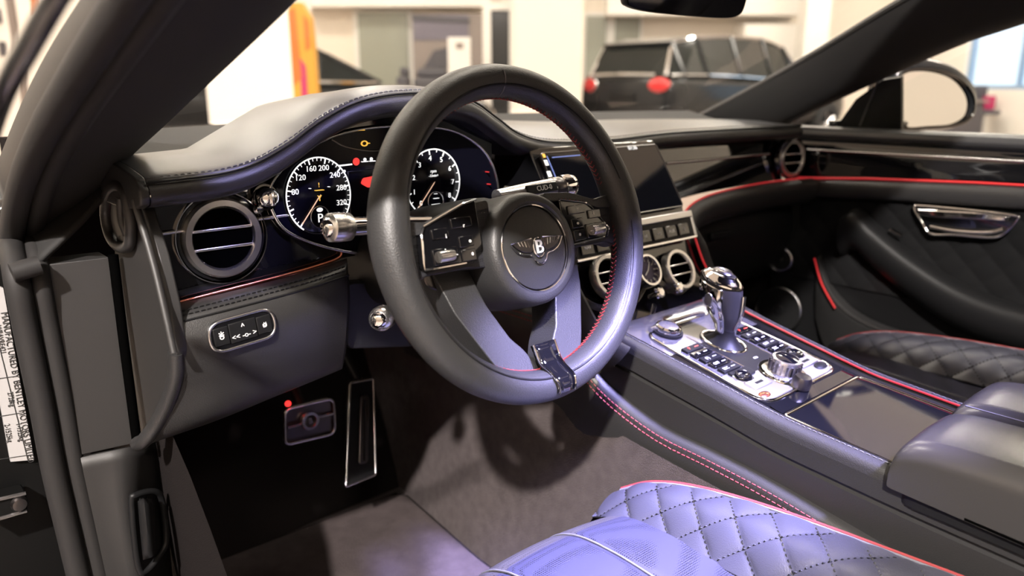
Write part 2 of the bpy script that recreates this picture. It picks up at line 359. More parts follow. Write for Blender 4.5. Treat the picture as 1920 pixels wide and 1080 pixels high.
# poster wall with a picture of a car, display stand
b = 15.6; g = thing('wall_poster', 'large grey violet poster on the far cream wall', 'poster', RM(UA(840, b), b, 0))
mk('board', rbx(UA(776, b), UA(905, b), b, b+.1, .1, VZ(26, b)), 'posterlow', g, smooth=False)
mk('printed_sky', rbx(UA(778, b), UA(880, b), b-.02, b, VZ(75, b), VZ(28, b)), 'postermid', g, smooth=False)
mk('printed_band', prism([RM(UA(776, b), b-.04, VZ(38, b)), RM(UA(882, b), b-.04, VZ(44, b)), RM(UA(882, b), b-.04, VZ(35, b)), RM(UA(776, b), b-.04, VZ(27, b))], E2*.02), 'posterdark', g, smooth=False)
mk('printed_rock', prism([RM(UA(795, b), b-.04, VZ(128, b)), RM(UA(842, b), b-.04, VZ(128, b)), RM(UA(845, b), b-.04, VZ(88, b)), RM(UA(815, b), b-.04, VZ(95, b))], E2*.02), 'posterdark', g, smooth=False)
b = 12.6; g = thing('display_stand', 'white rectangular display stand in front of grey poster', 'stand', RM(UA(862, b), b, 0))
mk('board', rbx(UA(841, b), UA(883, b), b, b+.05, .05, VZ(70, b)), 'frame', g, smooth=False, bevel=.01)
mk('printed_mark', rbx(UA(856, b), UA(870, b), b-.005, b, VZ(92, b), VZ(80, b)), 'posterlow', g, smooth=False)
mk('foot', rbx(UA(835, b), UA(889, b), b-.2, b+.25, 0, .05), 'frame', g, smooth=False, bevel=.01)
b = 7.5; g = thing('notice_board', 'white notice board with orange edge left of the windscreen pillar', 'board', RM(UA(20, b), b, 0))
mk('board', rbx(UA(-90, b), UA(34, b), b, b+.06, .1, 2.4), 'wallw', g, smooth=False)
mk('orange_edge', rbx(UA(34, b), UA(44, b), b, b+.07, .1, 2.4), 'posterlow', g, smooth=False)
mk('edge_stripe', rbx(UA(78, b), UA(92, b), b+.02, b+.07, VZ(30, b), 2.4), 'orange', g, smooth=False)
for v in (30, 92): mk('clip', rbx(UA(12, b), UA(24, b), b-.03, b, VZ(v+14, b), VZ(v-14, b)), 'posterdark', g, smooth=False, bevel=.01)
# far dark cabinets and seats between poster and floor
for (u0, u1, v0, b, lb) in ((742, 765, 125, 14.2, 'small dark armchair in front of the green grey pane'), (775, 838, 128, 14.6, 'low dark counter under the grey poster')):
    g = thing('armchair' if u0 == 742 else 'counter', lb, 'furniture', RM(UA(u0, b), b, 0))
    mk('body', rbx(UA(u0, b), UA(u1, b), b, b+.5, .08, VZ(v0+18, b)), 'posterdark', g, smooth=False, bevel=.05)
    mk('back' if u0 == 742 else 'top', rbx(UA(u0, b)+.02, UA(u1, b)-.02, b+.35, b+.5, VZ(v0+18, b), VZ(v0, b)), 'posterdark', g, smooth=False, bevel=.05)
    mk('plinth', rbx(UA(u0, b)+.05, UA(u1, b)-.05, b+.05, b+.45, 0, .08), 'plasticd', g, smooth=False)
# ceiling lamps
lamp_i = 0
names = []
for a in (-5.2, -2.2, .8, 3.8, 6.6):
    for b in (-5.5, 3.2, 8.2, 12.2):
        if a > 6 and b < 5: continue
        o = mk('ceiling_light', rbx(a-.65, a+.65, b-.35, b+.35, H-.045, H-.005), 'lamp', smooth=False)
        tag(o, 'white rectangular ceiling light panel of the showroom', 'ceiling light', 'ceiling light panels')
# ------------------------------------------------------------------ other cars
def make_car(name, label, loc, yaw, L, Wd, st, paint, glass, tail=True):
    """st: stations (s, half width, z bottom, z belt, z roof or None, roof half width) from rear (0) to front (L)."""
    root = thing(name, label, 'car', loc)
    cx, sx = math.cos(yaw), math.sin(yaw)
    T = lambda s, w, z: V(loc[0]+cx*s-sx*w, loc[1]+sx*s+cx*w, z)
    lower, upper = [], []
    for (s, hw, zb, zl, zr, rw) in st:
        ring = []
        for sg in (-1, 1):
            pts = [(.86*hw, zb), (.98*hw, zb+.12), (hw, zb+(zl-zb)*.5), (.985*hw, zb+(zl-zb)*.82), (.93*hw, zl), (.55*hw, zl+.012)]
            ring += [T(s, sg*w, z) for w, z in (pts if sg < 0 else pts[::-1])]
        lower.append(ring)
        if zr: upper.append((s, hw, zl, zr, rw))
    n = len(lower[0]); vf = grid(lower, closed=True)
    vf = (vf[0], vf[1]+[tuple(range(n))[::-1], tuple((len(lower)-1)*n+k for k in range(n))])
    mk('body', vf, paint, root, sub=2)
    gl, roof = [], []
    for (s, hw, zl, zr, rw) in upper:
        gl.append([T(s, -.93*hw, zl-.02), T(s, -rw, zr-.02), T(s, 0, zr-.005), T(s, rw, zr-.02), T(s, .93*hw, zl-.02)])
        roof.append([T(s, -rw-.02, zr-.06), T(s, -rw+.03, zr-.005), T(s, -rw*.5, zr+.012), T(s, rw*.5, zr+.012), T(s, rw-.03, zr-.005), T(s, rw+.02, zr-.06)])
    mk('glasshouse', grid(gl), glass, root, smooth=False, solid=.01)
    k = [i for i, q in enumerate(upper) if q[3] > max(z[3] for z in upper)-.22]
    rv = grid([roof[i] for i in k]); mk('roof', rv, paint, root, solid=.03, sub=1)
    for sg in (0, -1):
        for i in range(len(upper)):
            if upper[i][3]-upper[i][2] > .12 and i not in (0, len(upper)-1):
                a, b_ = gl[i][0 if sg == 0 else 4], gl[i][1 if sg == 0 else 3]
                mk('pillar', tube([a, a*.5+b_*.5, b_], .035, 6), paint, root)
        line = [q[1 if sg == 0 else 3]+Z1*.0 for q in gl]
        mk('window_trim', tube(line, .028, 6), 'chrome' if tail else paint, root)
        mk('belt_trim', tube([q[0 if sg == 0 else 4]+Z1*.03 for q in gl], .016, 6), 'chrome', root)
    for s in (.19*L, .80*L):
        for sg in (-1, 1):
            c = T(s, sg*(Wd/2-.12), .36); ax = unit(T(s, sg, 0)-T(s, 0, 0))
            wh = mk('wheel', lathe([(.22, -.12), (.34, -.12), (.365, -.08), (.365, .09), (.34, .125), (.24, .125), (.22, .1), (.22, -.12)], c, ax, 24), 'tyre', root)
            mk('rim', join(lathe([(0, .1), (.05, .11), (.07, .09), (.07, .05), (0, .05)], c, ax, 12), *[tube([c+ax*.09, c+ax*.1+unit(np.cross(ax, V(math.cos(t), math.sin(t), 0)*0+Z1))*.22*math.cos(t)+Z1*.22*math.sin(t)], .025, 5) for t in np.arange(5)*2*math.pi/5]), 'satin', wh)
    if tail:
        for sg in (-1, 1):
            c = T(.03, sg*.68*Wd/2, st[0][3]-.08); ax = unit(T(-1, sg*.25, 0)-T(0, 0, 0))
            tl = mk('tail_light', lathe([(0, .05), (.06, .045), (.11, .03), (.135, 0), (.12, -.08)], c, ax, 24, 1.35, .8), 'taillight', root)
            mk('lamp_ring', ringv(c, ax, .125, .14, -.03, .012, 28, 1.35, .8), 'chrome', tl)
        mk('number_plate', prism([T(-.012, -.26, .78), T(-.012, .26, .78), T(-.012, .26, .90), T(-.012, -.26, .90)], V(cx, sx, 0)*.03), 'plasticd', root, smooth=False)
        mk('spoiler', prism([T(.22, -.62, st[2][4]-.02), T(.22, .62, st[2][4]-.02), T(.62, .60, st[2][4]+.05), T(.62, -.60, st[2][4]+.05)], Z1*.03), paint, root, bevel=.01)
        mk('tailgate_trim', tube([T(.0, -.62, 1.16), T(-.03, 0, 1.17), T(.0, .62, 1.16)], .022, 6), 'chrome', root)
        for sg in (-1, 1): mk('exhaust_pipe', ringv(T(-.03, sg*.55, .42), unit(T(-1, 0, 0)-T(0, 0, 0)), .045, .06, -.1, .02, 20, 1.4, .8), 'chrome', root)
    mk('sill_trim', tube([T(.26*L, -Wd/2*.985, .34), T(.72*L, -Wd/2*.985, .34)], .03, 6), 'plasticd', root)
    return root
b = 11.6; p = RM(UA(1166, b), b, 0)
make_car('suv_car', 'black luxury sport utility car with red oval tail lights seen from behind', (p[0], p[1], 0), R(-2), 5.1, 2.0,
    [(0, .84, .46, 1.10, None, 0), (.08, .92, .42, 1.14, 1.16, .74), (.30, .96, .38, 1.15, 1.60, .64), (.8, .98, .34, 1.15, 1.70, .66), (1.6, 1.0, .32, 1.13, 1.74, .67), (2.4, 1.0, .32, 1.10, 1.73, .67), (3.05, .99, .32, 1.08, 1.62, .64), (3.75, .98, .32, 1.06, 1.09, .70), (4.6, .95, .34, .98, None, 0), (5.05, .80, .40, .84, None, 0)], 'carblack', 'carglass')
b = 8.2; p = RM(UA(470, b), b+.2, 0)
make_car('saloon_car', 'black car with raked windscreen behind the totem sign', (p[0]-E1[0]*2.1, p[1]-E1[1]*2.1, 0), math.atan2(E1[1], E1[0])+R(8), 4.7, 1.95,
    [(0, .78, .42, 1.0, None, 0), (.2, .90, .36, 1.06, 1.08, .6), (.9, .95, .30, 1.08, 1.40, .56), (1.6, .95, .28, 1.06, 1.56, .56), (2.3, .95, .28, 1.05, 1.54, .56), (2.75, .95, .28, 1.04, 1.37, .6), (3.35, .95, .28, 1.03, 1.06, .68), (4.2, .90, .30, .96, None, 0), (4.65, .72, .36, .78, None, 0)], 'carblack', 'carglass', tail=False)
b = 12.0; g = thing('reception_desk', 'dark brown reception desk beyond the door mirror', 'desk', RM(UA(1820, b), b, 0))
mk('body', rbx(UA(1795, b), UA(1852, b), b, b+.6, .05, VZ(192, b)), 'posterdark', g, smooth=False, bevel=.02)
mk('top', rbx(UA(1788, b), UA(1858, b), b-.05, b+.65, VZ(192, b), VZ(188, b)), 'posterlow', g, smooth=False, bevel=.01)
mk('plinth', rbx(UA(1800, b), UA(1848, b), b+.05, b+.55, 0, .05), 'plasticd', g, smooth=False)
b = 12.8; g = thing('desk_chair', 'dark office chair with pink cushion below the bright window', 'chair', RM(UA(1862, b), b, 0))
mk('backrest', rbx(UA(1850, b), UA(1876, b), b+.3, b+.38, VZ(205, b), VZ(160, b)), 'posterdark', g, smooth=False, bevel=.03)
mk('seat', rbx(UA(1848, b), UA(1880, b), b-.1, b+.38, VZ(215, b), VZ(207, b)), 'posterdark', g, smooth=False, bevel=.03)
mk('cushion', rbx(UA(1866, b), UA(1884, b), b+.15, b+.3, VZ(207, b), VZ(180, b)), 'magenta', g, smooth=False, bevel=.03)
mk('post', tube([RM(UA(1864, b), b+.15, .08), RM(UA(1864, b), b+.15, VZ(214, b))], .03, 8), 'satin', g)
mk('foot', lathe([(.28, 0), (.26, .05), (.03, .09), (0, .09)], RM(UA(1864, b), b+.15, 0), Z1, 16), 'plasticd', g)
# ================================================================== the car's shell
# --- footwell floor, tunnel side, firewall
g = thing('footwell_carpet', 'grey brown carpet lining the driver footwell and tunnel side', 'carpet', (-.4, .1, .2))
mk('floor_panel', prism([V(-.70, -1.7, .24), V(.70, -1.7, .24), V(.70, .62, .24), V(-.70, .62, .24)], V(0, 0, -.03)), 'carpet', g, smooth=False)
cre = [PZ(1010, 1140, .25), PZ(900, 1040, .25), PZ(755, 910, .25)]
tun = [[V(-.205, -.9, .242), V(-.2, -.4, .242), V(-.198, .03, .242), V(-.168, .33, .242), V(-.16, .6, .242)],
       [V(-.19, -.9, .36), V(-.185, -.4, .36), V(-.178, .0, .36), V(-.155, .30, .36), V(-.15, .6, .36)],
       [V(-.165, -.9, .52), V(-.16, -.4, .54), V(-.155, 0, .58), V(-.145, .30, .60), V(-.14, .6, .62)]]
mk('tunnel_side', grid(patch(tun, 8, 24)), 'carpet', g)
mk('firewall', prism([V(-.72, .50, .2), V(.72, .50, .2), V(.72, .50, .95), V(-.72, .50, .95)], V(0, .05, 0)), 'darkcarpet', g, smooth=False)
toe = [[V(-.68, .28, .243), V(-.4, .33, .243), V(-.165, .335, .243)], [V(-.68, .34, .30), V(-.4, .37, .30), V(-.16, .37, .30)], [V(-.68, .49, .50), V(-.4, .49, .50), V(-.145, .49, .50)]]
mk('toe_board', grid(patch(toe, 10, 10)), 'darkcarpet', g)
sw = [[V(-.655, -.25, .245), V(-.655, .0, .245), V(-.65, .25, .245), V(-.62, .5, .245)], [V(-.668, -.25, .38), V(-.668, .0, .42), V(-.66, .25, .42), V(-.64, .5, .42)], [V(-.68, -.25, .40), V(-.68, .0, .64), V(-.67, .25, .64), V(-.65, .5, .64)]]
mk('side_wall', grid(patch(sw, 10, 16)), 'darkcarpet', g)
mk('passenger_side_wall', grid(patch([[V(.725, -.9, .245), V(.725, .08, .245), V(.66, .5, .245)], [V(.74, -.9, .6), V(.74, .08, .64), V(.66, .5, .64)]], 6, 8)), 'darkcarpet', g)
g = thing('floor_mat', 'brown grey pile floor mat on the driver side', 'floor mat', (-.42, .15, .245))
mp = rnd([V(-.63, -.45, .247), V(-.215, -.45, .247), V(-.215, .02, .247), V(-.185, .30, .247), V(-.60, .31, .247)], .04)
mk('pile', prism(mp, V(0, 0, .010)), 'mat', g, bevel=.003)
mk('binding', tube(cr([p+V(0, 0, .006) for p in mp], 90, True), .004, 6, True), 'darkcarpet', g)
# --- sill on the driver side
g = thing('door_sill', 'black painted door sill below the open driver door', 'sill', (-.75, -.6, .2))
mk('sill', prism(rnd([V(-.68, 0, .26), V(-.72, 0, .40), V(-.80, 0, .42), V(-.90, 0, .36), V(-.92, 0, .22), V(-.7, 0, .2)], .02, 3), V(0, -1.7, 0)), 'jamb', g)
mk('tread_plate', prism([V(-.73, -.2, .421), V(-.79, -.2, .427), V(-.79, -1.2, .427), V(-.73, -1.2, .421)], V(0, 0, .003)), 'satin', g, smooth=False)
# --- hinge pillar / jamb at the left edge of the picture
g = thing('door_jamb', 'black painted hinge pillar with white data sticker at the left edge', 'door jamb', (-.85, .1, .3))
jv = prism([PY(-260, 480, .115), PY(60, 500, .115), PY(170, 1110, .115), PY(140, 1400, .115), PY(-300, 1300, .115)], V(0, .06, 0))
mk('panel', jv, 'jambp', g, smooth=False)
jo, jn = PY(30, 700, .109), V(0, -1, 0)
def JP(u, v): return PY(u, v, .1085)
s4 = [JP(-42, 520), JP(6, 540), JP(64, 862), JP(20, 866)]
st = mk('data_sticker', prism(s4, V(0, .006, 0)), 'paper', g, smooth=False, label='white printed data sticker')
d = unit(s4[2]-s4[1]); n_ = V(0, -1, 0); e = np.cross(n_, d)
def sline(t, size, f0, u, v): 
    return textvf(t, size, PY(u, v, .1080), d, -e if (e @ X1) < 0 else e, .0001, 'LEFT')
ey_ = np.cross(V(0, -1, 0), d)
lines = join(textvf('MANUFACTURED BY BENTLEY MOTORS LIMITED', .0096, PY(7, 585, .1078), d, ey_, .0001, 'LEFT', .86),
             textvf('WBAVRE421', .0075, PY(-4, 610, .1078), d, ey_, .0001, 'LEFT', .8), textvf('2728kg', .0075, PY(18, 735, .1078), d, ey_, .0001, 'LEFT', .8),
             textvf('1-1325kg', .0075, PY(34, 793, .1078), d, ey_, .0001, 'LEFT', .8), textvf('2-1525kg', .0075, PY(12, 795, .1078), d, ey_, .0001, 'LEFT', .8))
mk('printed_lines', lines, 'blackprint', st, smooth=False)
mk('rule_lines', join(*[tube([PY(a, b_, .1079), PY(c_, d_, .1079)], .0004, 4) for a, b_, c_, d_ in ((-14, 600, 52, 862), (-40, 715, 26, 706), (-20, 784, 40, 774), (-5, 862, 62, 852))]), 'blackprint', st, smooth=False)
hg = mk('check_strap', prism([PY(-40, 948, .08), PY(50, 925, .08), PY(52, 958, .08), PY(-40, 985, .08)], V(0, .03, 0)), 'jambp', g, bevel=.002)
for q in (((-40, 945), (48, 925)), ((-40, 984), (50, 958))): mk('strap_edge', tube([PY(*q[0], .078), PY(*q[1], .078)], .0022, 6), 'satin', hg)
mk('bolt', lathe([(0, .006), (.007, .005), (.009, 0)], PY(36, 944, .079), V(0, -1, 0), 14), 'darkmetal', hg)
# --- door seal running down the hinge pillar and up the windscreen pillar
SEAL = [PY(178, 1130, .07), PY(150, 1010, .07), PY(120, 880, .07), PY(98, 760, .07), PY(70, 620, .07), PY(50, 510, .07), PX(42, 440, -.775), PX(62, 345, -.775), PX(105, 250, -.772), PX(180, 130, -.765), PX(262, 10, -.757), PX(330, -90, -.75), V(-.70, -.55, 1.22), V(-.66, -.85, 1.30), V(-.65, -1.3, 1.31)]
g = thing('door_seal', 'grey rubber door seal curving down the front of the open doorway', 'seal', (-.78, .05, .4))
sp = cr(SEAL, 90); mk('outer_bead', tube(sp+V(-.010, 0, 0), .0125, 16), 'rubber', g); mk('inner_bead', tube(sp+V(.012, .004, 0), .0105, 16), 'rubber', g)
mk('seal_clip', tube([PY(22, 512, .052), PY(74, 497, .052)], .0105, 10), 'rubber', g)
# --- kick panel between seal and dashboard end
g = thing('kick_panel', 'dark grey plastic kick panel with bonnet release handle beside the dash end', 'panel', (-.74, .06, .4))
kp = rnd([PY(80, 497, .075), PY(207, 482, .065), PY(250, 832, .06), PY(112, 862, .07)], .004, 3)
mk('upper_panel', prism(kp, V(0, .04, 0)), 'plastic', g, bevel=.0025)
kl = [[PY(116, 868, .07), PY(180, 852, .062), PY(250, 838, .058), PY(300, 826, .10)], [PY(140, 980, .07), PY(200, 965, .062), PY(250, 955, .058), PY(310, 945, .12)], [PY(165, 1110, .07), PY(225, 1100, .062), PY(275, 1100, .058), PY(325, 1095, .12)], [PY(200, 1300, .07), PY(260, 1300, .062), PY(310, 1300, .058), PY(340, 1290, .12)]]
mk('lower_panel', grid(patch(kl, 16, 12)), 'plastic', g, solid=.004)
hb = mk('handle_bezel', tube(cr([PY(247, 945, .05), PY(256, 928, .05), PY(292, 922, .06), PY(305, 945, .068), PY(312, 1010, .066), PY(300, 1040, .06), PY(272, 1072, .05), PY(258, 1055, .05)], 50, True), .004, 8, True), 'plasticd', g)
mk('release_handle', grid(patch([[PY(258, 940, .040), PY(272, 935, .034), PY(288, 936, .044)], [PY(262, 990, .038), PY(278, 990, .030), PY(293, 990, .042)], [PY(268, 1050, .040), PY(284, 1045, .036), PY(296, 1035, .046)]], 12, 8)), 'plasticd', g, solid=.012, label='black bonnet release handle')
# --- windscreen pillars
def pillar(sg, label):
    S = lambda x, y, z: V(sg*x, y, z)
    A = [S(.705, .36, .92), S(.68, .232, .97), S(.65, .002, 1.074), S(.60, -.214, 1.176), S(.565, -.40, 1.255), S(.545, -.62, 1.315), S(.54, -1.2, 1.335)]
    if sg < 0: B = [PX(222, 330, -.675), PX(232, 290, -.665), PX(310, 218, -.648), PX(390, 143, -.635), PX(470, 66, -.625), PX(545, -8, -.615), PX(640, -110, -.60), V(-.56, -.62, 1.28), V(-.555, -1.2, 1.30)]
    else:
        CR = [PX(1430, 250, .745), PX(1482, 226, .738), PX(1560, 188, .732), PX(1650, 146, .724), PX(1725, 112, .715), PX(1800, 80, .705), PX(1880, 52, .69), V(.66, -.75, 1.235), V(.65, -1.2, 1.27)]
        B = [p+V(-.030, 0, .010) for p in CR]
    Cc = [p+V(.012, 0, .004) for p in SEAL[5:13]]+[V(-.675, -.75, 1.26), V(-.665, -1.2, 1.29)] if sg < 0 else CR
    root = thing('windscreen_pillar', label, 'pillar', (sg*.72, .1, .93))
    n = 60; a, b_, c_ = cr(A, n), cr(B, n), cr(Cc, n)
    rows = []
    for i in range(n):
        o = (a[i]+c_[i])/2+V(sg*.05, 0, .02)
        if sg < 0: rows.append(cr([a[i], a[i]*.35+b_[i]*.65+V(.006, 0, .004), b_[i], b_[i]*.66+c_[i]*.34+V(0, -.012, -.004), b_[i]*.3+c_[i]*.7+V(0, -.010, -.002), c_[i]], 14))
        else: rows.append(cr([a[i], a[i]*.72+b_[i]*.28+V(-.010, 0, .002), a[i]*.35+b_[i]*.65+V(-.012, 0, 0), b_[i], c_[i]], 14))
    mk('trim_cover', grid(rows), 'trim', root, solid=.006)
    # painted outer skin
    outer = [[a[i]+V(sg*.004, .004, .006), (a[i]+c_[i])/2+V(sg*.05, 0, .03), c_[i]+V(sg*.018, 0, .004)] for i in range(n)]
    mk('outer_skin', grid(outer), 'plastic', root, solid=.008)
    mk('glass_edge', tube(a+V(0, 0, -.004), .006, 6), 'plasticd', root)
    if sg > 0:
        q = 33; mk('joint_line', tube([r+V(-.001, -.001, 0) for r in rows[q]], .0022, 5), 'plasticd', root)
    return root
pillar(-1, 'wide dark fabric windscreen pillar in the left foreground'); pillar(1, 'slim dark windscreen pillar on the passenger side')
# outer window frame line beyond the seal
g = mk('window_frame_strip', tube(cr([PX(-40, 330, -.85), PX(0, 190, -.85), PX(60, 75, -.84), PX(115, -20, -.83), PX(200, -160, -.82)], 24), .006, 8), 'jamb')
tag(g, 'thin black outer frame strip left of the windscreen pillar', 'frame strip')
# --- windscreen, roof, bonnet, rear closure
ws = [[V(-.685, .235, .972), V(-.4, .36, .975), V(0, .42, .978), V(.4, .36, .975), V(.685, .235, .972)], [V(-.60, -.21, 1.18), V(-.35, -.11, 1.20), V(0, -.06, 1.21), V(.35, -.11, 1.20), V(.60, -.21, 1.18)], [V(-.56, -.40, 1.26), V(-.3, -.33, 1.29), V(0, -.30, 1.30), V(.3, -.33, 1.29), V(.56, -.40, 1.26)]]
g = thing('windscreen', 'clear raked windscreen of the car between both pillars', 'windscreen', (0, .2, .97))
mk('pane', grid(patch(ws, 16, 24)), 'glass', g)
mk('header_seal', tube(cr(ws[2], 24), .010, 8), 'plasticd', g)
rf = [[V(-.56, -.40, 1.262), V(-.3, -.33, 1.292), V(0, -.30, 1.302), V(.3, -.33, 1.292), V(.56, -.40, 1.262)], [V(-.55, -.65, 1.32), V(-.3, -.65, 1.35), V(0, -.65, 1.36), V(.3, -.65, 1.35), V(.55, -.65, 1.32)], [V(-.545, -1.2, 1.335), V(-.3, -1.2, 1.365), V(0, -1.2, 1.375), V(.3, -1.2, 1.365), V(.545, -1.2, 1.335)], [V(-.52, -2.0, 1.22), V(-.3, -2.0, 1.25), V(0, -2.0, 1.26), V(.3, -2.0, 1.25), V(.52, -2.0, 1.22)]]
g = thing('car_roof', 'dark roof panel with headliner above the cabin', 'roof', (0, -1, 1.3)); 
RG = patch(rf, 96, 60)
def holed(G):  # roof opening added and sized to shape the blue beam
    vs, fs = grid(G); return vs, [f for f in fs if not (-1.09 < sum(vs[i][1] for i in f)/4 < -.64 and -.36 < sum(vs[i][0] for i in f)/4 < .36)]
mk('headliner', holed(RG), 'trim', g, solid=.012)
mk('outer_panel', holed(RG+V(0, 0, .025)), 'jamb', g, solid=.006)
mk('added_roof_glass', grid(np.array([[V(x, y, 1.375+.01*math.cos(x*2)) for x in np.linspace(-.40, .40, 9)] for y in (-.60, -.9, -1.19)])), 'glass', g)  # unseen roof pane added over the opening for the blue beam
hd = [[V(-.80, .10, .90), V(-.45, .38, .955), V(0, .46, .965), V(.45, .38, .955), V(.80, .10, .90)], [V(-.88, .6, .86), V(-.45, .75, .94), V(0, .78, .95), V(.45, .75, .94), V(.88, .6, .86)], [V(-.88, 1.4, .78), V(-.45, 1.5, .87), V(0, 1.5, .88), V(.45, 1.5, .87), V(.88, 1.4, .78)], [V(-.75, 1.95, .6), V(-.4, 2.1, .64), V(0, 2.15, .65), V(.4, 2.1, .64), V(.75, 1.95, .6)]]
g = thing('bonnet', 'black painted bonnet in front of the windscreen', 'bonnet', (0, 1, .8)); mk('panel', grid(patch(hd, 20, 16)), 'jamb', g, solid=.01)
g = thing('rear_light_block', 'dark panel added behind the front seats to keep the cabin dark', 'bulkhead', (0, -2, .3)); mk('panel', prism([V(-.72, -2.0, .2), V(.72, -2.0, .2), V(.55, -2.0, .95), V(-.55, -2.0, .95)], V(0, -.04, 0)), 'trim', g, smooth=False)  # unseen panel added to block light from behind

# --- the open driver door, out of view on the left, added to shade the jamb
g = thing('driver_door', 'open driver door with black leather lining at the far left', 'car door', (-.93, .12, .3))
hx = V(-.93, .10, 0); dd = unit(V(-.93, -.36, 0)); dn = V(-dd[1], dd[0], 0)
def OD(s_, z, o_=0): return hx+dd*s_+Z1*z+dn*o_
mk('outer_panel', prism(rnd([OD(.02, .30), OD(1.30, .30), OD(1.34, .95), OD(.0, .95)], .03, 3), dn*.02), 'jamb', g, bevel=.005)
mk('lining', prism(rnd([OD(.06, .32, .02), OD(1.26, .32, .02), OD(1.28, .90, .02), OD(.06, .90, .02)], .03, 3), dn*.04), 'leather', g, bevel=.01)
mk('window_glass', prism([OD(.05, .95), OD(1.30, .95), OD(1.22, 1.25), OD(.75, 1.30), OD(.35, 1.15)], dn*.004), 'glass', g, smooth=False)
mk('arm_pad', prism(rnd([OD(.25, .60, .06), OD(1.1, .64, .06), OD(1.1, .70, .06), OD(.25, .68, .06)], .02, 3), dn*.05), 'leather', g, bevel=.01)

# --- unseen sun visors, added to keep the blue beam off the dash
for sg, lb in ((-1, 'unseen dark visor added to block light on the driver side'), (1, 'unseen dark visor added to block light on the passenger side')):
    g = thing('visor_blocker', lb, 'added visor', (sg*.3, -.3, 1.26))
    mk('panel', prism(rnd([V(sg*.08, -.20, 1.243), V(sg*.46, -.26, 1.213), V(sg*.50, -.40, 1.238), V(sg*.09, -.34, 1.272)], .025, 4), V(0, 0, .012)), 'trim', g, bevel=.004)
    mk('hinge', tube([V(sg*.12, -.345, 1.279), V(sg*.48, -.395, 1.249)], .005, 8), 'plasticd', g)
# ================================================================== dashboard
dash = thing('dashboard', 'black leather dashboard with gloss black fascia and chrome round vents', 'dashboard', (0, .1, .6))
BROW = [(275, 343, -.045), (340, 336, -.045), (420, 325, -.045), (480, 306, -.045), (540, 272, -.05), (600, 228, -.055), (660, 196, -.06), (720, 180, -.06), (790, 175, -.06), (850, 180, -.055), (890, 193, -.05), (930, 222, -.04), (975, 253, -.02), (1040, 267, -.005), (1150, 262, 0), (1250, 250, 0), (1380, 242, -.005), (1500, 236, -.02)]
bro = cr([PY(*q) for q in BROW], 90)
def sm(t): t = min(max(t, 0), 1); return t*t*(3-2*t)
pad, shelf, roll, tray = [], [], [], []
for p in bro:
    x, y, z = p; h = sm((z-.945)/.055); lf = sm((-.40-x)/.25); rg = sm((x+.15)/.2); k = 1-h
    zc = z+.010*h+k*(.013*lf+.004*rg); yr = .09*lf+.2*rg+.19*h if False else (.09 if x < -.6 else np.interp(x, [-.6, -.45, -.15, .3, .7], [.09, .19, .2, .2, .12]))
    zr = np.interp(x, [-.7, -.6, -.47, -.38, -.28, -.2, -.1, .1, .4, .7], [.948, .953, .998, 1.014, 1.013, .998, .970, .960, .957, .950])
    xb = x*.985; yb = .405-.36*(x/.7)**2*.49; zb = .968
    P = [V(x, y, z), V(x, y+.008, z+(zc-z)*.45), V(x, y+.055, zc), V(x, y*.35+yr*.65, zc*.3+zr*.7+.002*h), V(x, yr, zr)]
    pad.append(cr(P, 16))
    shelf.append(cr([V(x, yr, zr), V(x, yr+.006, zr-.006), V(xb, max(yr+.03, yr*.7+yb*.3), zr*.6+zb*.4-.010), V(xb, max(yr+.05, yb), zb)], 9))
    roll.append(cr([V(x, y, z), V(x, y-.0065, z-.006), V(x, y-.008, z-.014), V(x, y-.004, z-.022), V(x, y+.012, z-.027)], 9))
    hh = h
    tray.append([V(x, y+.012, z-.027), V(x, .055, z-.030)])
mk('top_pad', grid(pad), 'dash', dash); mk('demister_shelf', grid(shelf), 'trim', dash); mk('brow_roll', grid(roll), 'leather', dash); mk('brow_underside', grid(tray), 'plasticd', dash)
mk('seam', tube(bro+V(0, -.003, .0005), .0016, 6), 'plasticd', dash)
mk('stitching', stitches(bro+V(0, .004, .004), V(0, -.3, 1), .0045, .0025, .0007, .0008), 'thread', dash)['kind'] = 'stuff'
# left end face of the pad
e = pad[0]; ec = join(prism([p for p in e]+[V(e[-1][0], e[-1][1], .90), V(e[0][0], .02, .90), roll[0][-1], roll[0][-3], roll[0][-5], roll[0][-7]], V(-.010, 0, 0)))
mk('pad_end', ec, 'leather', dash, bevel=.002)
# --- driver fascia: gloss black
def FY(u, v, y=-.012): return PY(u, v, y)
top = [V(p[0], -.012, p[2]-.020) for p in bro if p[0] < -.21]
fl = [FY(318, 572), FY(420, 545), FY(530, 517), FY(600, 497), FY(640, 484)]+[V(-.21, -.012, .82), V(-.21, -.012, top[-1][2])]+top[::-8]+[FY(266, 372)]
mk('driver_fascia', prism(fl, V(0, .02, 0)), 'piano', dash, bevel=.0015)
mk('fascia_edge', tube([FY(262, 372, -.014), FY(293, 472, -.014), FY(316, 570, -.014)], .0022, 8), 'satin', dash)
mk('copper_strip', tube(cr([FY(316, 572, -.018), FY(420, 545, -.018), FY(530, 517, -.018), FY(600, 497, -.018), FY(636, 483, -.018), FY(640, 470, -.014)], 40), .0022, 8), 'copper', dash, label='thin copper red strip')
for a, b_ in (((284, 441), (352, 431)), ((484, 411), (548, 402))):
    mk('chrome_strip', tube([FY(*a, -.015), FY(*b_, -.015)], .0022, 8), 'knurl', dash)
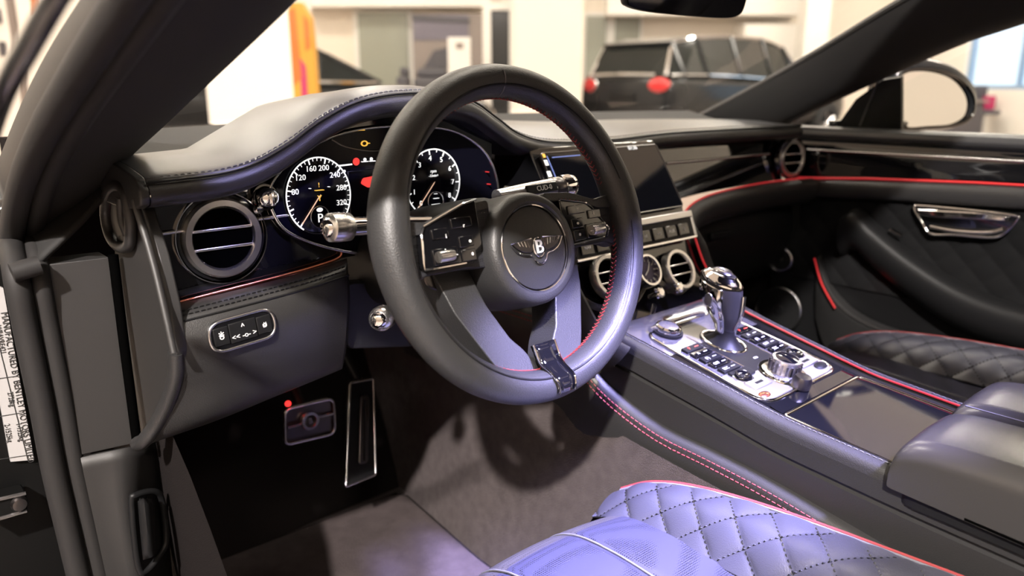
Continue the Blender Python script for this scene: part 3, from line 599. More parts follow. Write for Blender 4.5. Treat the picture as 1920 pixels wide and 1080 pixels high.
# --- round vents
def vent(c, n, r, parent, name='air_vent', tilt=0, outer=True, dep=.02):
    n = unit(n); v = mk(name, ringv(c, n, r*.76, r, -.006, .007, 56), 'knurl', parent)
    mk('duct', lathe([(r*.77, .002), (r*.75, -dep), (0, -dep)], c, n, 40), 'deep_shade', v)  # shade of the duct's depth put into its black
    if outer: mk('outer_ring', ringv(c, n, r*1.13, r*1.17, -.006, .002, 56), 'chrome', v); mk('collar', ringv(c, n, r*.995, r*1.12, -.012, -.001, 56), 'piano', v)
    ex, ey, ez = basis(n)
    for s in (.30, -.30):
        hw = r*.78*math.sqrt(1-s*s)*.99
        mk('slat', box(c+ey*r*.78*s+ez*.0, (2*hw, r*.075, .008), (ex, ey, ez)), 'knurl', v, bevel=.001)
    mk('hub', lathe([(0, .004), (r*.07, .003), (r*.09, -.004)], c-ez*.008, n, 12), 'plasticd', v)
    return v
vL = PY(417, 446, -.016); vent(vL, V(.0, -1, .05), .0445, dash)
# small chrome light dial
c = PY(498, 370, -.02); lk = mk('light_dial', lathe([(0, .016), (.006, .0155), (.0105, .012), (.0115, .002), (.0115, 0)], c, V(0, -1, .1), 24), 'chrome', dash)
mk('dial_grip', box(c+V(0, -.017, 0), (.004, .006, .016)), 'chrome', lk, bevel=.001)
mk('dial_collar', ringv(c, V(0, -1, .1), .012, .016, -.01, .0, 32), 'piano', lk)
mk('warning_knob', lathe([(0, .006), (.004, .0055), (.006, 0)], PY(484, 392, -.02), V(0, -1, 0), 16), 'chrome', dash)
# --- knee panel below, with sewn roll and switch pod
r0 = [FY(312, 574, -.020), FY(420, 549, -.020), FY(530, 521, -.020), FY(600, 501, -.020), FY(650, 484, -.018)]
r1 = [FY(316, 592, -.052), FY(420, 566, -.056), FY(530, 537, -.056), FY(600, 517, -.052), FY(652, 500, -.040)]
r2 = [FY(326, 628, -.064), FY(420, 606, -.070), FY(530, 577, -.070), FY(600, 556, -.064), FY(655, 538, -.048)]
r3 = [FY(332, 662, -.064), FY(420, 650, -.072), FY(530, 622, -.072), FY(600, 604, -.066), FY(655, 590, -.05)]
r4 = [FY(322, 730, -.045), FY(420, 712, -.058), FY(530, 690, -.058), FY(600, 670, -.052), FY(650, 650, -.04)]
r5 = [FY(275, 826, -.005), FY(400, 788, -.030), FY(520, 740, -.030), FY(600, 708, -.025), FY(642, 690, -.015)]
r6 = [FY(272, 836, .02), FY(400, 780, .04), FY(520, 735, .05), FY(600, 702, .06), FY(640, 686, .06)]
KP = patch([r0, r1, r2, r3, r4, r5, r6], 46, 40)
mk('knee_panel', grid(KP), 'leather', dash, solid=.006)
for k, f in enumerate((7, 9)):
    mk('stitching', stitches(KP[f]+V(0, -.0005, .0005), V(0, -.8, .6), .0042, .0022, .0007, .0008), 'plasticd', dash)['kind'] = 'stuff'
mk('seam', tube(KP[11]+V(0, -.0005, 0), .0013, 5), 'plasticd', dash)
# left edge flange and end cap
mk('edge_flange', tube(cr([FY(330, 660, -.060), FY(330, 700, -.052), FY(318, 745, -.036), FY(296, 790, -.016), FY(272, 824, .0), FY(258, 832, .02)], 26), .0085, 10), 'leather', dash)
X0 = -.692
cap = [PX(233, 330, X0), PX(262, 372, X0+.004), PX(296, 480, X0+.006), PX(318, 575, X0+.006), PX(330, 660, X0+.006), PX(318, 740, X0+.004), PX(268, 822, X0), PX(256, 800, X0-.002), PX(232, 640, X0-.003), PX(214, 470, X0-.003)]
mk('end_cap', prism(cap, V(.012, 0, 0)), 'plastic', dash, bevel=.002)
mk('end_ridge', tube(cr([PX(252, 375, X0-.004), PX(286, 490, X0-.002), PX(310, 590, X0-.002), PX(326, 662, X0-.002)], 20), .004, 8), 'plastic', dash)
ov = [PX(u, v, X0-.004) for u, v in ((203, 362), (216, 348), (232, 356), (243, 400), (245, 440), (240, 462), (222, 462), (206, 440), (198, 400))]
sv = mk('side_vent_bezel', tube(cr(ov, 44, True), .0062, 10, True), 'plastic', dash)
mk('side_vent_slot', prism(cr([PX(u, v, X0-.002) for u, v in ((210, 372), (218, 364), (226, 372), (234, 410), (236, 445), (224, 450), (212, 430), (207, 400))], 30, True), V(.006, 0, 0)), 'plasticd', sv, smooth=False)
mk('side_vent_blade', tube(cr([PX(226, 372, X0-.007), PX(228, 410, X0-.008), PX(238, 440, X0-.006)], 12), .0045, 8), 'plastic', sv)
# switch pod
po = FY(455, 619, -.0745); pe = unit(FY(505, 605, -.0745)-FY(405, 634, -.0745)); pn = unit(V(0, -1, .06)); pu = unit(np.cross(pe, pn)); pu = pu if pu[2] > 0 else -pu
hl = .0365; hh = .0165
pill = rnd([po-pe*hl-pu*hh, po+pe*hl-pu*hh, po+pe*hl+pu*hh, po-pe*hl+pu*hh], .0165, 7)
pod = mk('switch_pod', prism([q+V(0, .006, 0) for q in pill], pn*.007), 'piano', dash, bevel=.001)
mk('pod_bezel', tube([q+pn*.001 for q in pill], .0018, 8, True), 'satin', pod)
for k, s in enumerate((-.66, 0, .66)):
    mk('button', box(po+pe*hl*s+pn*.0012, ((.030 if k == 1 else .016), .022 if k == 1 else .02, .002), (pe, pu, pn)), 'plasticd', pod, bevel=.0008)
mk('printed_marks', join(textvf('o', .010, po-pe*hl*.66+pn*.0028, pe, pu), textvf('*', .014, po-pe*hl*.66+pn*.0028, pe, pu), textvf('o', .010, po+pe*hl*.66+pn*.0028, pe, pu), textvf('#', .008, po+pe*hl*.66+pn*.0028, pe, pu), textvf('^', .009, po+pu*.005+pn*.0028, pe, pu), textvf('<< -o- >', .008, po-pu*.005+pn*.0028, pe, pu)), 'whiteprint', pod, smooth=False)
# --- passenger fascia, its chrome line, red light line and lower leather
ptop = [V(p[0], .012, p[2]-.022) for p in bro if p[0] > -.16]
RED = cr([V(.150, -.175, .694), V(.152, -.135, .735), V(.152, -.108, .785), PY(1284, 408, -.080), PY(1290, 390, -.05), PY(1312, 374, -.03), PY(1350, 360, -.012), PY(1420, 345, 0), PY(1480, 337, -.01), PY(1520, 333, -.03)], 60)
pf = [V(-.16, .012, .82), V(.14, .012, .80)]+[V(p[0], .012, p[2]) for p in RED[28::4]]+[V(.70, .012, .825), V(.70, .012, .92)]+ptop[::-6]
pf = [V(p[0], .004+(p[2]-.82)*.22, p[2]) for p in pf]
mk('passenger_fascia', prism(pf, V(0, .02, 0)), 'piano', dash, bevel=.001)
mk('chrome_strip', tube(cr([PY(1249, 306, .012), PY(1340, 298, .012), PY(1442, 288, .008)], 12), .0026, 8), 'satin', dash)
mk('light_line', tube(RED, .0019, 8), 'redled', dash, label='glowing red light line')
vent(PY(1484, 297, -.006), V(-.12, -1, .05), .040, dash)
lp = []
for i, p in enumerate(RED):
    t = i/59; d = sm(t*1.6)*.9
    lp.append(cr([p, p+V(0.004, -.018, -.008), p+V(.012*(1-d)+.0, -.026+.01*d, -.030), p+V(.045*(1-d), .0, -.055-.0*d), p+V(.06*(1-d), .06, -.068)], 10))
mk('passenger_lower_pad', grid(lp), 'leather', dash)
gb = [[V(.16, .03, .755), V(.4, .045, .765), V(.70, .02, .765)], [V(.17, .025, .70), V(.4, .035, .70), V(.70, .01, .70)], [V(.17, .06, .62), V(.4, .08, .60), V(.70, .06, .60)], [V(.17, .2, .58), V(.4, .2, .56), V(.70, .2, .56)]]
mk('glove_box', grid(patch(gb, 20, 20)), 'plasticd', dash)
mk('glove_box_handle', box(PY(1350, 440, .025), (.07, .01, .014)), 'plasticd', dash, bevel=.003)
# ================================================================== centre stack
cs = thing('centre_stack', 'gloss black centre stack with touchscreen, clock and two round vents', 'centre stack', (0, -.05, .66))
# face profile: screen leans back, lower part leans towards the seats
def SY(z): return float(np.interp(z, [.66, .69, .735, .80, .825, .935], [-.20, -.165, -.125, -.098, -.090, -.022]))
SN = unit(V(0, -.85, .53))
prof = [(.935, -.02), (.83, -.088), (.785, -.10), (.735, -.125), (.69, -.165), (.672, -.20)]
mk('panel', prism([V(-.145, y, z) for z, y in prof]+[V(-.145, .06, .66), V(-.145, .06, .935)], V(.29, 0, 0)), 'piano', cs, bevel=.002)
so, sn = V(0, -.060, .877), unit(V(0, -.105, .068)); sn = unit(V(0, -.84, .545)); su = np.cross(sn, X1) if np.cross(sn, X1)[2] > 0 else -np.cross(sn, X1)
SP = lambda u, v, l=.0: PP(u, v, so+sn*l, sn)
scr = rnd([so+X1*a*.135+su*b_*.058 for a, b_ in ((-1, -1), (1, -1), (1, 1), (-1, 1))], .006, 4)
ts = mk('touchscreen', prism(scr, sn*.006), 'screen', cs, bevel=.001)
mk('screen_rim', tube([q+sn*.006 for q in scr], .0012, 6, True), 'darkmetal', ts)
q = so+sn*.0068
mk('lit_icons', join(textvf('07:36', .010, SP(1186, 277, .0068), X1, su), *[box(SP(*p_, .0068), (.007, .009, .0006), (X1, su, sn)) for p_ in ((1024, 305), (1030, 326))]), 'lcdwhite', ts, smooth=False)
mk('lit_amber_icon', box(SP(1020, 292, .0068), (.005, .006, .0006), (X1, su, sn)), 'lcdamber', ts, smooth=False)
mk('lit_blue_line', box(SP(1036, 318, .0068), (.0015, .045, .0006), (X1, su, sn)), 'lcdblue', ts, smooth=False)
mk('lit_line', box(SP(1062, 293, .0068), (.06, .0012, .0006), (X1, su, sn)), 'lcdblue', ts, smooth=False)
# chrome switch bar
bo, bn = V(0, -.105, .800), unit(V(0, -.93, .36)); bu = -np.cross(bn, X1) if np.cross(bn, X1)[2] < 0 else np.cross(bn, X1)
sb = mk('switch_bar', prism(rnd([bo+X1*a*.142+bu*b_*.022 for a, b_ in ((-1, -1), (1, -1), (1, 1), (-1, 1))], .004, 3), bn*.008), 'plasticd', cs, bevel=.001)
mk('upper_rail', box(bo+bu*.017+bn*.008, (.286, .011, .008), (X1, bu, bn)), 'brush', sb, bevel=.0015)
mk('lower_rail', box(bo-bu*.022+bn*.007, (.286, .0045, .007), (X1, bu, bn)), 'chrome', sb, bevel=.001)
for a in np.linspace(-.118, .112, 8):
    mk('button', box(bo+X1*a-bu*.006+bn*.009, (.026, .019, .004), (X1, bu, bn)), 'piano', sb, bevel=.001)
mk('printed_marks', join(*[textvf(t, .007, bo+X1*a-bu*.006+bn*.0115, X1, bu) for a, t in zip(np.linspace(-.118, .112, 8), ('NAV', 'TEL', 'MED', 'CAR', '(o)', 'o o', 'AUX', '|'))]), 'whiteprint', sb, smooth=False)
mk('side_rail', tube([bo+X1*.143+bu*.022+bn*.006, bo+X1*.143-bu*.022+bn*.006], .004, 8), 'brush', sb)
# centre vents, clock, pull knobs
vn = unit(V(0, -.86, .45))
cR = PY(1272, 506, -.136); cL = PY(1142, 520, -.136)
for c_ in (cR, cL): vent(c_, vn, .034, cs, outer=False)
ck = PY(1213, 508, -.142); cl = mk('clock', ringv(ck, vn, .0205, .026, -.01, .007, 44), 'chrome', cs)
ex, ey, ez = basis(vn)
mk('clock_face', lathe([(0, .001), (.021, .001)], ck, vn, 40), 'clockface', cl)
mk('hour_marks', join(*[box(ck+ex*.017*math.sin(t)+ey*.017*math.cos(t)+ez*.0016, (.0016, .005, .0006), (ex*math.cos(t)-ey*math.sin(t), ex*math.sin(t)+ey*math.cos(t), ez)) for t in np.arange(12)*math.pi/6]), 'whiteprint', cl, smooth=False)
for L_, t in ((.011, 4.1), (.015, .6)): d_ = ex*math.sin(t)+ey*math.cos(t); mk('clock_hand', tube([ck+ez*.0028, ck+ez*.0028+d_*L_], .0009, 5), 'whiteprint', cl)
for u, v in ((1226, 553), (1262, 543)):
    c_ = PY(u, v, -.172); k = mk('pull_knob', join(lathe([(0, .017), (.0055, .0165), (.008, .013), (.006, .009), (.0035, .006), (.0035, -.01)], c_, vn, 20), *[lathe([(0, .0155), (.003, .014), (.0035, .010), (0, .008)], c_+ex*.0065*math.cos(t)+ey*.0065*math.sin(t), vn, 10) for t in np.arange(4)*math.pi/2+.78]), 'chrome', cs)

# leather flank on the driver side of the stack
fk = np.array([V(-.150, -.078, .815), V(-.152, -.108, .775), V(-.152, -.135, .735), V(-.151, -.175, .692), V(-.150, -.22, .680)])
rows = [cr([p_+V(.003, .0, 0), p_+V(-.002, -.012, .004), p_+V(-.010, -.012, -.004), p_+V(-.014, .010, -.03), p_+V(-.014, .06, -.06)], 9) for p_ in cr(fk, 24)]
mk('flank_trim', grid(np.array(rows)), 'leather', cs)
mk('light_line', tube(cr(fk, 24)+V(.001, -.005, .002), .0014, 6), 'redthread', cs, label='thin red line')

mk('end_gap_filler', tube([PY(212, 478, .052), PY(232, 640, .052), PY(257, 830, .05)], .0055, 8), 'deep_shade', dash)  # black strip added so the gap reads as shaded
# ================================================================== instrument cluster
cl_ = thing('instrument_cluster', 'digital instrument cluster with two round white scale dials under the brow', 'instruments', (-.36, .03, .82))
GY = -.0165
def GP(u, v, y=GY): return PY(u, v, y)
ol = cr([GP(548, 440), GP(512, 400), GP(505, 355), GP(530, 315), GP(575, 280), GP(625, 255), GP(690, 240), GP(770, 236), GP(850, 246), GP(905, 282), GP(930, 335), GP(928, 390), GP(880, 450), GP(760, 480), GP(640, 470)], 90, True)
mk('glass', prism([p for p in ol], V(0, .012, 0)), 'dial', cl_, bevel=.001)
mk('bezel', tube([p+V(0, -.001, 0) for p in ol], .0020, 8, True), 'satin', cl_)
GF = GY-.0015
mk('display_border', tube([GP(652, 322, GF), GP(718, 316, GF), GP(720, 440, GF), GP(660, 440, GF)], .0008, 6, True), 'darkmetal', cl_)
mk('arc_line', tube(cr([GP(622, 262, GF), GP(650, 276, GF), GP(700, 283, GF), GP(760, 276, GF)], 20), .0011, 6), 'darkmetal', cl_)
mk('top_line', tube([GP(626, 312, GF), GP(660, 308, GF)], .0010, 6), 'lcdwhite', cl_)
ax, au, an = X1, Z1, V(0, -1, 0)
def gauge(name, c, r, sx, labels, a0, a1, minor, nang, sub, fs):
    D = lambda t, rr, l=0: c+ax*rr*sx*math.sin(t)+au*rr*math.cos(t)+an*l
    g = mk(name, lathe([(0, .0012), (r*.97, .0012), (r, 0)], c, an, 60, sx, 1), 'dial', cl_)
    ring = [D(t, r*.985, .0022) for t in np.linspace(a0-.12, a1+.12, 70)]
    mk('scale_ring', tube(ring, .0009, 6), 'lcdwhite', g)
    ring2 = [D(t, r*.985, .0018) for t in np.linspace(a1+.12, a0-.12+2*math.pi, 24)]
    mk('lower_ring', tube(ring2, .0009, 6), 'satin', g)
    n = len(labels); tk = []
    for i in range((n-1)*minor+1):
        t = a0+(a1-a0)*i/((n-1)*minor); mj = i % minor == 0; L = r*(.13 if mj else .07)
        d = ax*math.sin(t)*sx+au*math.cos(t); e_ = ax*math.cos(t)*sx-au*math.sin(t)
        tk.append(box(D(t, r*.97-L/2, .002), (r*(.035 if mj else .018), L, .0006), (unit(e_), unit(d), an)))
    mk('scale_marks', join(*tk), 'lcdwhite', g, smooth=False)
    mk('numerals', join(*[textvf(s, fs, D(a0+(a1-a0)*i/(n-1), r*.73, .002), ax, au) for i, s in enumerate(labels) if s]), 'lcdwhite', g, smooth=False)
    nd = mk('needle', join(prism([D(nang, r*.93, .003), D(nang+.05, r*.12, .003)+0*ax, D(nang+math.pi, r*.05, .003), D(nang-.05, r*.12, .003)], an*.001), tube([D(nang, r*.9, .0035), D(nang, 0, .0035)], r*.016, 5)), 'needle', g, smooth=False)
    sc_ = c-au*r*.54+ax*r*sub[0]*sx
    sd = mk('small_dial', lathe([(0, .0022), (r*.27, .0022), (r*.28, .0015)], sc_, an, 36, sx, 1), 'dial', g)
    mk('small_dial_ring', tube([sc_+ax*r*.28*sx*math.cos(t)+au*r*.28*math.sin(t)+an*.003 for t in np.linspace(0, 2*math.pi, 40, endpoint=False)], .0007, 6, True), 'satin', sd)
    return g, sd, sc_
cs1 = GP(597, 367, GF); r1_ = .0465
g1, sd1, p1 = gauge('speedometer', cs1, r1_, .92, ['', '', '80', '120', '160', '200', '240', '280', '320', '360'], R(-140), R(140), 4, R(-139), (-.02,), .0095)
mk('letter', textvf('P', .015, p1+an*.003-au*.002, ax, au), 'lcdwhite', sd1, smooth=False)
mk('dot', lathe([(0, .001), (.003, .0005), (.0033, 0)], p1+an*.0028+au*.0085, an, 14, 1.3, .8), 'lcdwhite', sd1)
mk('amber_lamp', join(box(cs1+an*.003+au*.007, (.011, .005, .0006)), textvf('Y', .010, cs1+an*.003-au*.003, ax, au), textvf('!', .008, cs1+an*.003+au*.013, ax, au)), 'lcdamber', g1, smooth=False)
mk('small_marks', join(*[box(cs1+an*.003+ax*a+au*.010, (.002, .004, .0006)) for a in (-.012, .013)]), 'lcdwhite', g1, smooth=False)
cs2 = GP(811, 343, GF); r2_ = .0455
g2, sd2, p2 = gauge('tachometer', cs2, r2_, .98, ['0', '1', '2', '3', '4', '5', '6', '7', '8'], R(-140), R(125), 2, R(-139), (.06,), .0095)
mk('readout', join(box(p2+an*.003+au*.004, (.008, .005, .0006)), box(p2+an*.003-au*.004, (.014, .005, .0006)), box(p2+an*.003+au*.010, (.005, .002, .0006)), box(p2+an*.003-au*.010, (.005, .002, .0006))), 'lcdwhite', sd2, smooth=False)
mk('unit_text', join(textvf('rpm', .006, cs2+an*.003+au*.016, ax, au), textvf('-1/min+', .005, cs2+an*.003+au*.010, ax, au)), 'lcdwhite', g2, smooth=False)
mk('engine_lamp', join(ringv(GP(683, 269, GF), an, .0028, .0046, 0, .001, 18, 1.1, .8), box(GP(683, 269, GF)+X1*.006, (.003, .003, .001))), 'lcdamber', cl_)
mk('oil_lamp', box(GP(675, 244, GF), (.013, .0022, .001)), 'lcdamber', cl_, smooth=False)
mk('brake_lamp', lathe([(0, .001), (.0042, .001), (.0048, 0)], GP(668, 303, GF), an, 18), 'lcdred', cl_)
mk('belt_lamp', join(lathe([(0, .001), (.002, .001), (.0022, 0)], GP(684, 299, GF), an, 10), box(GP(684, 303, GF), (.009, .003, .001)), lathe([(0, .001), (.002, .001), (.0022, 0)], GP(696, 298, GF), an, 10), box(GP(698, 302, GF), (.008, .003, .001))), 'lcdwhite', cl_, smooth=False)
mk('door_warning', prism(rnd([GP(676, 344, GF), GP(680, 334, GF), GP(700, 330, GF), GP(705, 346, GF), GP(690, 352, GF)], .002, 2), an*.001), 'lcdred', cl_, smooth=False)
mk('side_lamp', lathe([(0, .001), (.0018, 0)], GP(646, 321, GF), an, 8), 'lcdwhite', cl_)
mk('fuel_marks', join(*[box(GP(u, v, GF), (.0025, .010, .001)) for u, v in ((912, 322), (915, 345))]), 'redled', cl_, smooth=False)
# ================================================================== steering wheel
WC = V(-.375, -.26, .872); wz = unit(V(0, -1, .3)); wx = X1; wy = np.cross(wz, wx)
def WL(a, b, h=0): return WC+wx*a+wy*b+wz*h
def WU(u, v, h=0): return PP(u, v, WC+wz*h, wz)
sw_ = thing('steering_wheel', 'black leather three spoke steering wheel with winged B badge', 'steering wheel', tuple(WC))
RR = .1655; n = 128; m = 20; rows = []
for i in range(n):
    t = 2*math.pi*i/n; d = wx*math.sin(t)+wy*math.cos(t)
    th = 1+.10*math.exp(-((abs((t+math.pi) % (2*math.pi)-math.pi)-1.45)/.25)**2)
    rows.append([WC+d*(RR+.0178*th*math.cos(k*2*math.pi/m))+wz*(.0205*th*math.sin(k*2*math.pi/m)) for k in range(m)])
rows.append(rows[0]); mk('rim', grid(rows, closed=True), 'wheel', sw_)
def ringpath(r, h, a0=0, a1=2*math.pi, k=140): return [WC+(wx*math.sin(t)+wy*math.cos(t))*r+wz*h for t in np.linspace(a0, a1, k, endpoint=abs(a1-a0) < 6)]
mk('front_seam', tube(ringpath(RR-.0085, .0180), .0013, 5, True), 'plasticd', sw_)
mk('seam_ridge', tube(ringpath(RR-.0098, .0172), .0010, 5, True), 'wheel', sw_)
mk('rim_joint', tube([WC+wy*(RR+.018*math.cos(q))+wz*.0208*math.sin(q) for q in np.linspace(1.2, 3.0, 12)], .0007, 5), 'thread', sw_)
sts = []
for i in range(170):
    t = 2*math.pi*i/170; d = wx*math.sin(t)+wy*math.cos(t); d2 = wx*math.sin(t+.020)+wy*math.cos(t+.020)
    f = lambda dd, ph: WC+dd*(RR+.0182*math.cos(ph))+wz*.0209*math.sin(ph)
    sts.append(tube([f(d, math.pi+.02), f((d+d2)/2, math.pi+.12), f(d2, math.pi+.24)], .00075, 5)); sts.append(tube([f(d, math.pi+.50), f((d+d2)/2, math.pi+.38), f(d2, math.pi+.26)], .00075, 5))
mk('red_stitching', join(*sts), 'redthread', sw_, label='red cross stitching')['kind'] = 'stuff'
# hub: rounded drum and badge disc
hc = (.010, -.018)
H = lambda h=0: WL(hc[0]-.004, hc[1], h)
hub = mk('hub', lathe([(.0, .0055), (.0462, .0055), (.0475, .009), (.0500, .0125), (.0545, .0125), (.0590, .009), (.0615, .002), (.0628, -.012), (.0640, -.045), (.0630, -.066), (.056, -.078), (0, -.078)], H(), wz, 72, up=wy), 'wheel', sw_)
bd = mk('badge_disc', lathe([(0, .0125), (.02, .0122), (.036, .0112), (.0445, .0088), (.0455, .006)], H(), wz, 64, up=wy), 'wheel', sw_)
mk('badge_ring', tube([H()+(wx*math.sin(t)+wy*math.cos(t))*.0468+wz*.0098 for t in np.linspace(0, 2*math.pi, 80, endpoint=False)], .0011, 6, True), 'chrome', sw_)
# winged badge
bo_ = H(.0132); q = lambda a, b, l=0: bo_+wx*a+wy*b+wz*l
wingL = [(-.0365, .013), (-.030, .006), (-.022, .0015), (-.012, -.0005), (-.007, .003), (-.006, .014), (-.016, .0135)]
wp = lambda pts, sgn=1: [q(sgn*a, b_-.004) for a, b_ in pts]
bg = mk('winged_badge', join(prism(wp(wingL), wz*.0016), prism(wp(wingL, -1), wz*.0016)), 'darkmetal', sw_, bevel=.0004)
edge = [(-.0375, .0115), (-.031, .003), (-.022, -.002), (-.012, -.004), (-.0085, -.0095), (-.004, -.013), (0, -.0138), (.004, -.013), (.0085, -.0095), (.012, -.004), (.022, -.002), (.031, .003), (.0375, .0115)]
mk('badge_edge', tube(cr([q(a, b_-.004, .001) for a, b_ in edge], 50), .0008, 6), 'chrome', bg)
mk('badge_top', tube([q(-.0375, .0078, .0012), q(-.008, .0105, .0012)], .0006, 5), 'chrome', bg); mk('badge_top', tube([q(.0375, .0078, .0012), q(.008, .0105, .0012)], .0006, 5), 'chrome', bg)
mk('feathers', join(*[tube([q(s*(.010+.0045*k), .0082, .0018), q(s*(.009+.0042*k), .0005+.0009*k, .0018)], .00035, 4) for k in range(6) for s in (-1, 1)]), 'chrome', bg)
mk('badge_oval', lathe([(0, .0022), (.0068, .002), (.0076, .001), (.0078, 0)], q(0, 0), wz, 28, 1, 1.35, up=wy), 'blackprint', bg)
mk('badge_oval_ring', tube([q(.0077*math.cos(t), .0104*math.sin(t), .0018) for t in np.linspace(0, 2*math.pi, 32, endpoint=False)], .0007, 5, True), 'chrome', bg)
mk('badge_letter', textvf('B', .0205, q(0, -.0002, .0028), wx, wy, .0008), 'whiteprint', bg, smooth=False)
# spokes
def plate(name, pts, h, th, m_, par=None, bev=.003, r=.004, **k):
    return mk(name, prism(rnd([WU(u, v, h) for u, v in pts], r, 4), -wz*th), m_, par or sw_, bevel=bev, seg=3, **k)
def lspoke(name, pts, h, th, m_, par=None, bev=.003, r=.004, **k):
    return mk(name, prism(rnd([WL(a, b_, h) for a, b_ in pts], r, 4), -wz*th), m_, par or sw_, bevel=bev, seg=3, **k)
for s in (-1, 1):
    sp = lspoke('side_spoke', [(s*.035, .040), (s*.080, .036), (s*.118, .024), (s*.150, .022), (s*.152, -.034), (s*.130, -.026), (s*.080, -.026), (s*.040, -.030)], -.004, .022, 'perfw', r=.006)
    mk('thumb_rest', prism(rnd([WL(s*.040, .0405, .001), WL(s*.080, .0375, .001), WL(s*.120, .0255, .001), WL(s*.152, .030, -.001), WL(s*.150, .014, -.001), WL(s*.124, .0150, .001), WL(s*.086, .0275, .001), WL(s*.040, .031, .001)], .004, 3), -wz*.012), 'wheel', sp, bevel=.002, seg=3)
    if s > 0: op = [(.058, .030), (.098, .0225), (.106, .0165), (.1285, -.011), (.1225, -.0195), (.066, -.0215), (.056, -.005)]
    else: op = [(.060, .041), (.078, .038), (.1275, .0215), (.1325, .013), (.1365, -.0195), (.087, -.0195), (.062, -.005)]
    pd = lspoke('control_pod', [(s*a, b_) for a, b_ in op], .006, .012, 'piano', bev=.0015, r=.003)
    cen = np.mean(np.array(op), axis=0)
    fr = [WL(s*a, b_, .0065) for a, b_ in [tuple(np.array(q_)+(np.array(q_)-cen)*.02) for q_ in op[:6]]]
    mk('pod_frame', tube(lin(fr, 26), .0013, 6), 'chrome', pd)
    sh = .004 if s < 0 else 0
    for (a, b_, w_, h_) in ((.080, .0165, .026, .010), (.108, .0085, .020, .010), (.078, .001, .018, .011), (.078, -.013, .018, .012), (.106, -.010, .030, .016)):
        mk('button', box(WL(s*(a+sh), b_+(.004 if s < 0 and b_ > .005 else 0), .0065), (w_, h_, .0028), (wx, wy, wz)), 'piano', pd, bevel=.0008)
    mk('scroll_roller', lathe([(0, -.009), (.0055, -.009), (.006, -.007), (.006, .007), (.0055, .009), (0, .009)], WL(s*(.107+sh), -.010, .0085), wx, 20), 'knurl', pd)
    mk('button_marks', join(textvf('+', .007, WL(s*.116+.006, -.005, .0083), wx, wy), textvf('-', .007, WL(s*.097, -.010, .0083), wx, wy), textvf('o', .006, WL(s*.078, .001, .0083), wx, wy), textvf('*', .008, WL(s*.078, -.014, .0083), wx, wy), textvf('i', .006, WL(s*.106, .009, .0083), wx, wy), textvf('r', .006, WL(s*.082, .017, .0083), wx, wy)), 'whiteprint', pd, smooth=False)
    # chrome paddle behind the spoke
    lspoke('shift_paddle', [(s*.050, .012), (s*.100, .014), (s*.114, .0), (s*.112, -.036), (s*.092, -.046), (s*.058, -.040)], -.034, .006, 'darkmetal', bev=.0015, r=.008)
# lower double spoke
lo = [(.105, -.020), (.093, -.070), (.068, -.125), (.050, -.156), (.014, -.162), (.013, -.138), (.022, -.122), (.034, -.108), (.050, -.070), (.060, -.024)]
hb2 = lambda b_: float(np.interp(b_, [-.162, -.02], [-.001, -.031]))
for s in (-1, 1):
    leg = mk('lower_spoke', prism(rnd([WL(s*a, b_, hb2(b_)) for a, b_ in lo], .005, 4), -wz*.042), 'wheel', sw_, bevel=.004, seg=3)
iv = [(-.015, -.122), (.013, -.122), (.018, -.150), (.020, -.176), (-.008, -.178), (-.015, -.150)]
ci = mk('chrome_insert', grid(patch([[WL(-.015, -.120, .000), WL(-.014, -.140, .005), WL(-.013, -.149, .0125), WL(-.012, -.158, .0215), WL(-.011, -.167, .0232), WL(-.010, -.175, .0200)], [WL(.015, -.120, .000), WL(.015, -.140, .005), WL(.015, -.149, .0125), WL(.0145, -.158, .0215), WL(.014, -.167, .0232), WL(.013, -.175, .0200)]], 4, 14)), 'piano', sw_, solid=.005)
for a0_, a1_ in ((-.0155, -.009), (.0155, .0135)):
    mk('insert_edge', tube(cr([WL(a0_, -.120, .001), WL(a0_*.97, -.140, .006), WL((a0_+a1_)/2, -.149, .0135), WL((a0_+a1_)/2, -.158, .0225), WL(a1_, -.167, .0240), WL(a1_, -.175, .0208)], 16), .0011, 6), 'chrome', ci)
# ================================================================== column, stalks
col = thing('steering_column', 'black steering column shroud with chrome adjustment knob', 'steering column', (-.375, -.1, .8))
rows = []
for yy, zc, rx, rz in ((-.205, .848, .052, .050), (-.17, .842, .060, .058), (-.10, .825, .062, .060), (-.02, .800, .064, .058), (.10, .77, .064, .055)):
    rows.append([V(-.375+rx*math.copysign(abs(math.cos(t))**.7, math.cos(t)), yy, zc+rz*math.copysign(abs(math.sin(t))**.7, math.sin(t))) for t in np.linspace(0, 2*math.pi, 28, endpoint=False)])
vf = grid(rows, closed=True); mk('shroud', (vf[0], vf[1]+[tuple(range(28))]), 'plasticd', col)
mk('lower_cover', prism(rnd([PY(650, 530, -.03), PY(650, 655, -.03), PY(780, 650, -.03), PY(905, 640, -.03), PY(905, 520, -.03)], .01, 3), V(0, .02, 0)), 'plasticd', col, bevel=.003)
kc = PY(716, 597, -.13); kb = V(-.44, -.10, .79); kd = unit(kc-kb)
kn = mk('adjustment_knob', lathe([(0, .014), (.007, .0135), (.0125, .010), (.0145, .004), (.0145, -.008), (.012, -.012), (.006, -.014), (.006, -.05), (0, -.05)], kc, unit(V(-.75, -.6, .1)), 28), 'knurl', col)
mk('knob_cap', lathe([(0, .0160), (.006, .0155), (.0095, .0125), (.010, .009)], kc, unit(V(-.75, -.6, .1)), 24), 'chrome', kn)
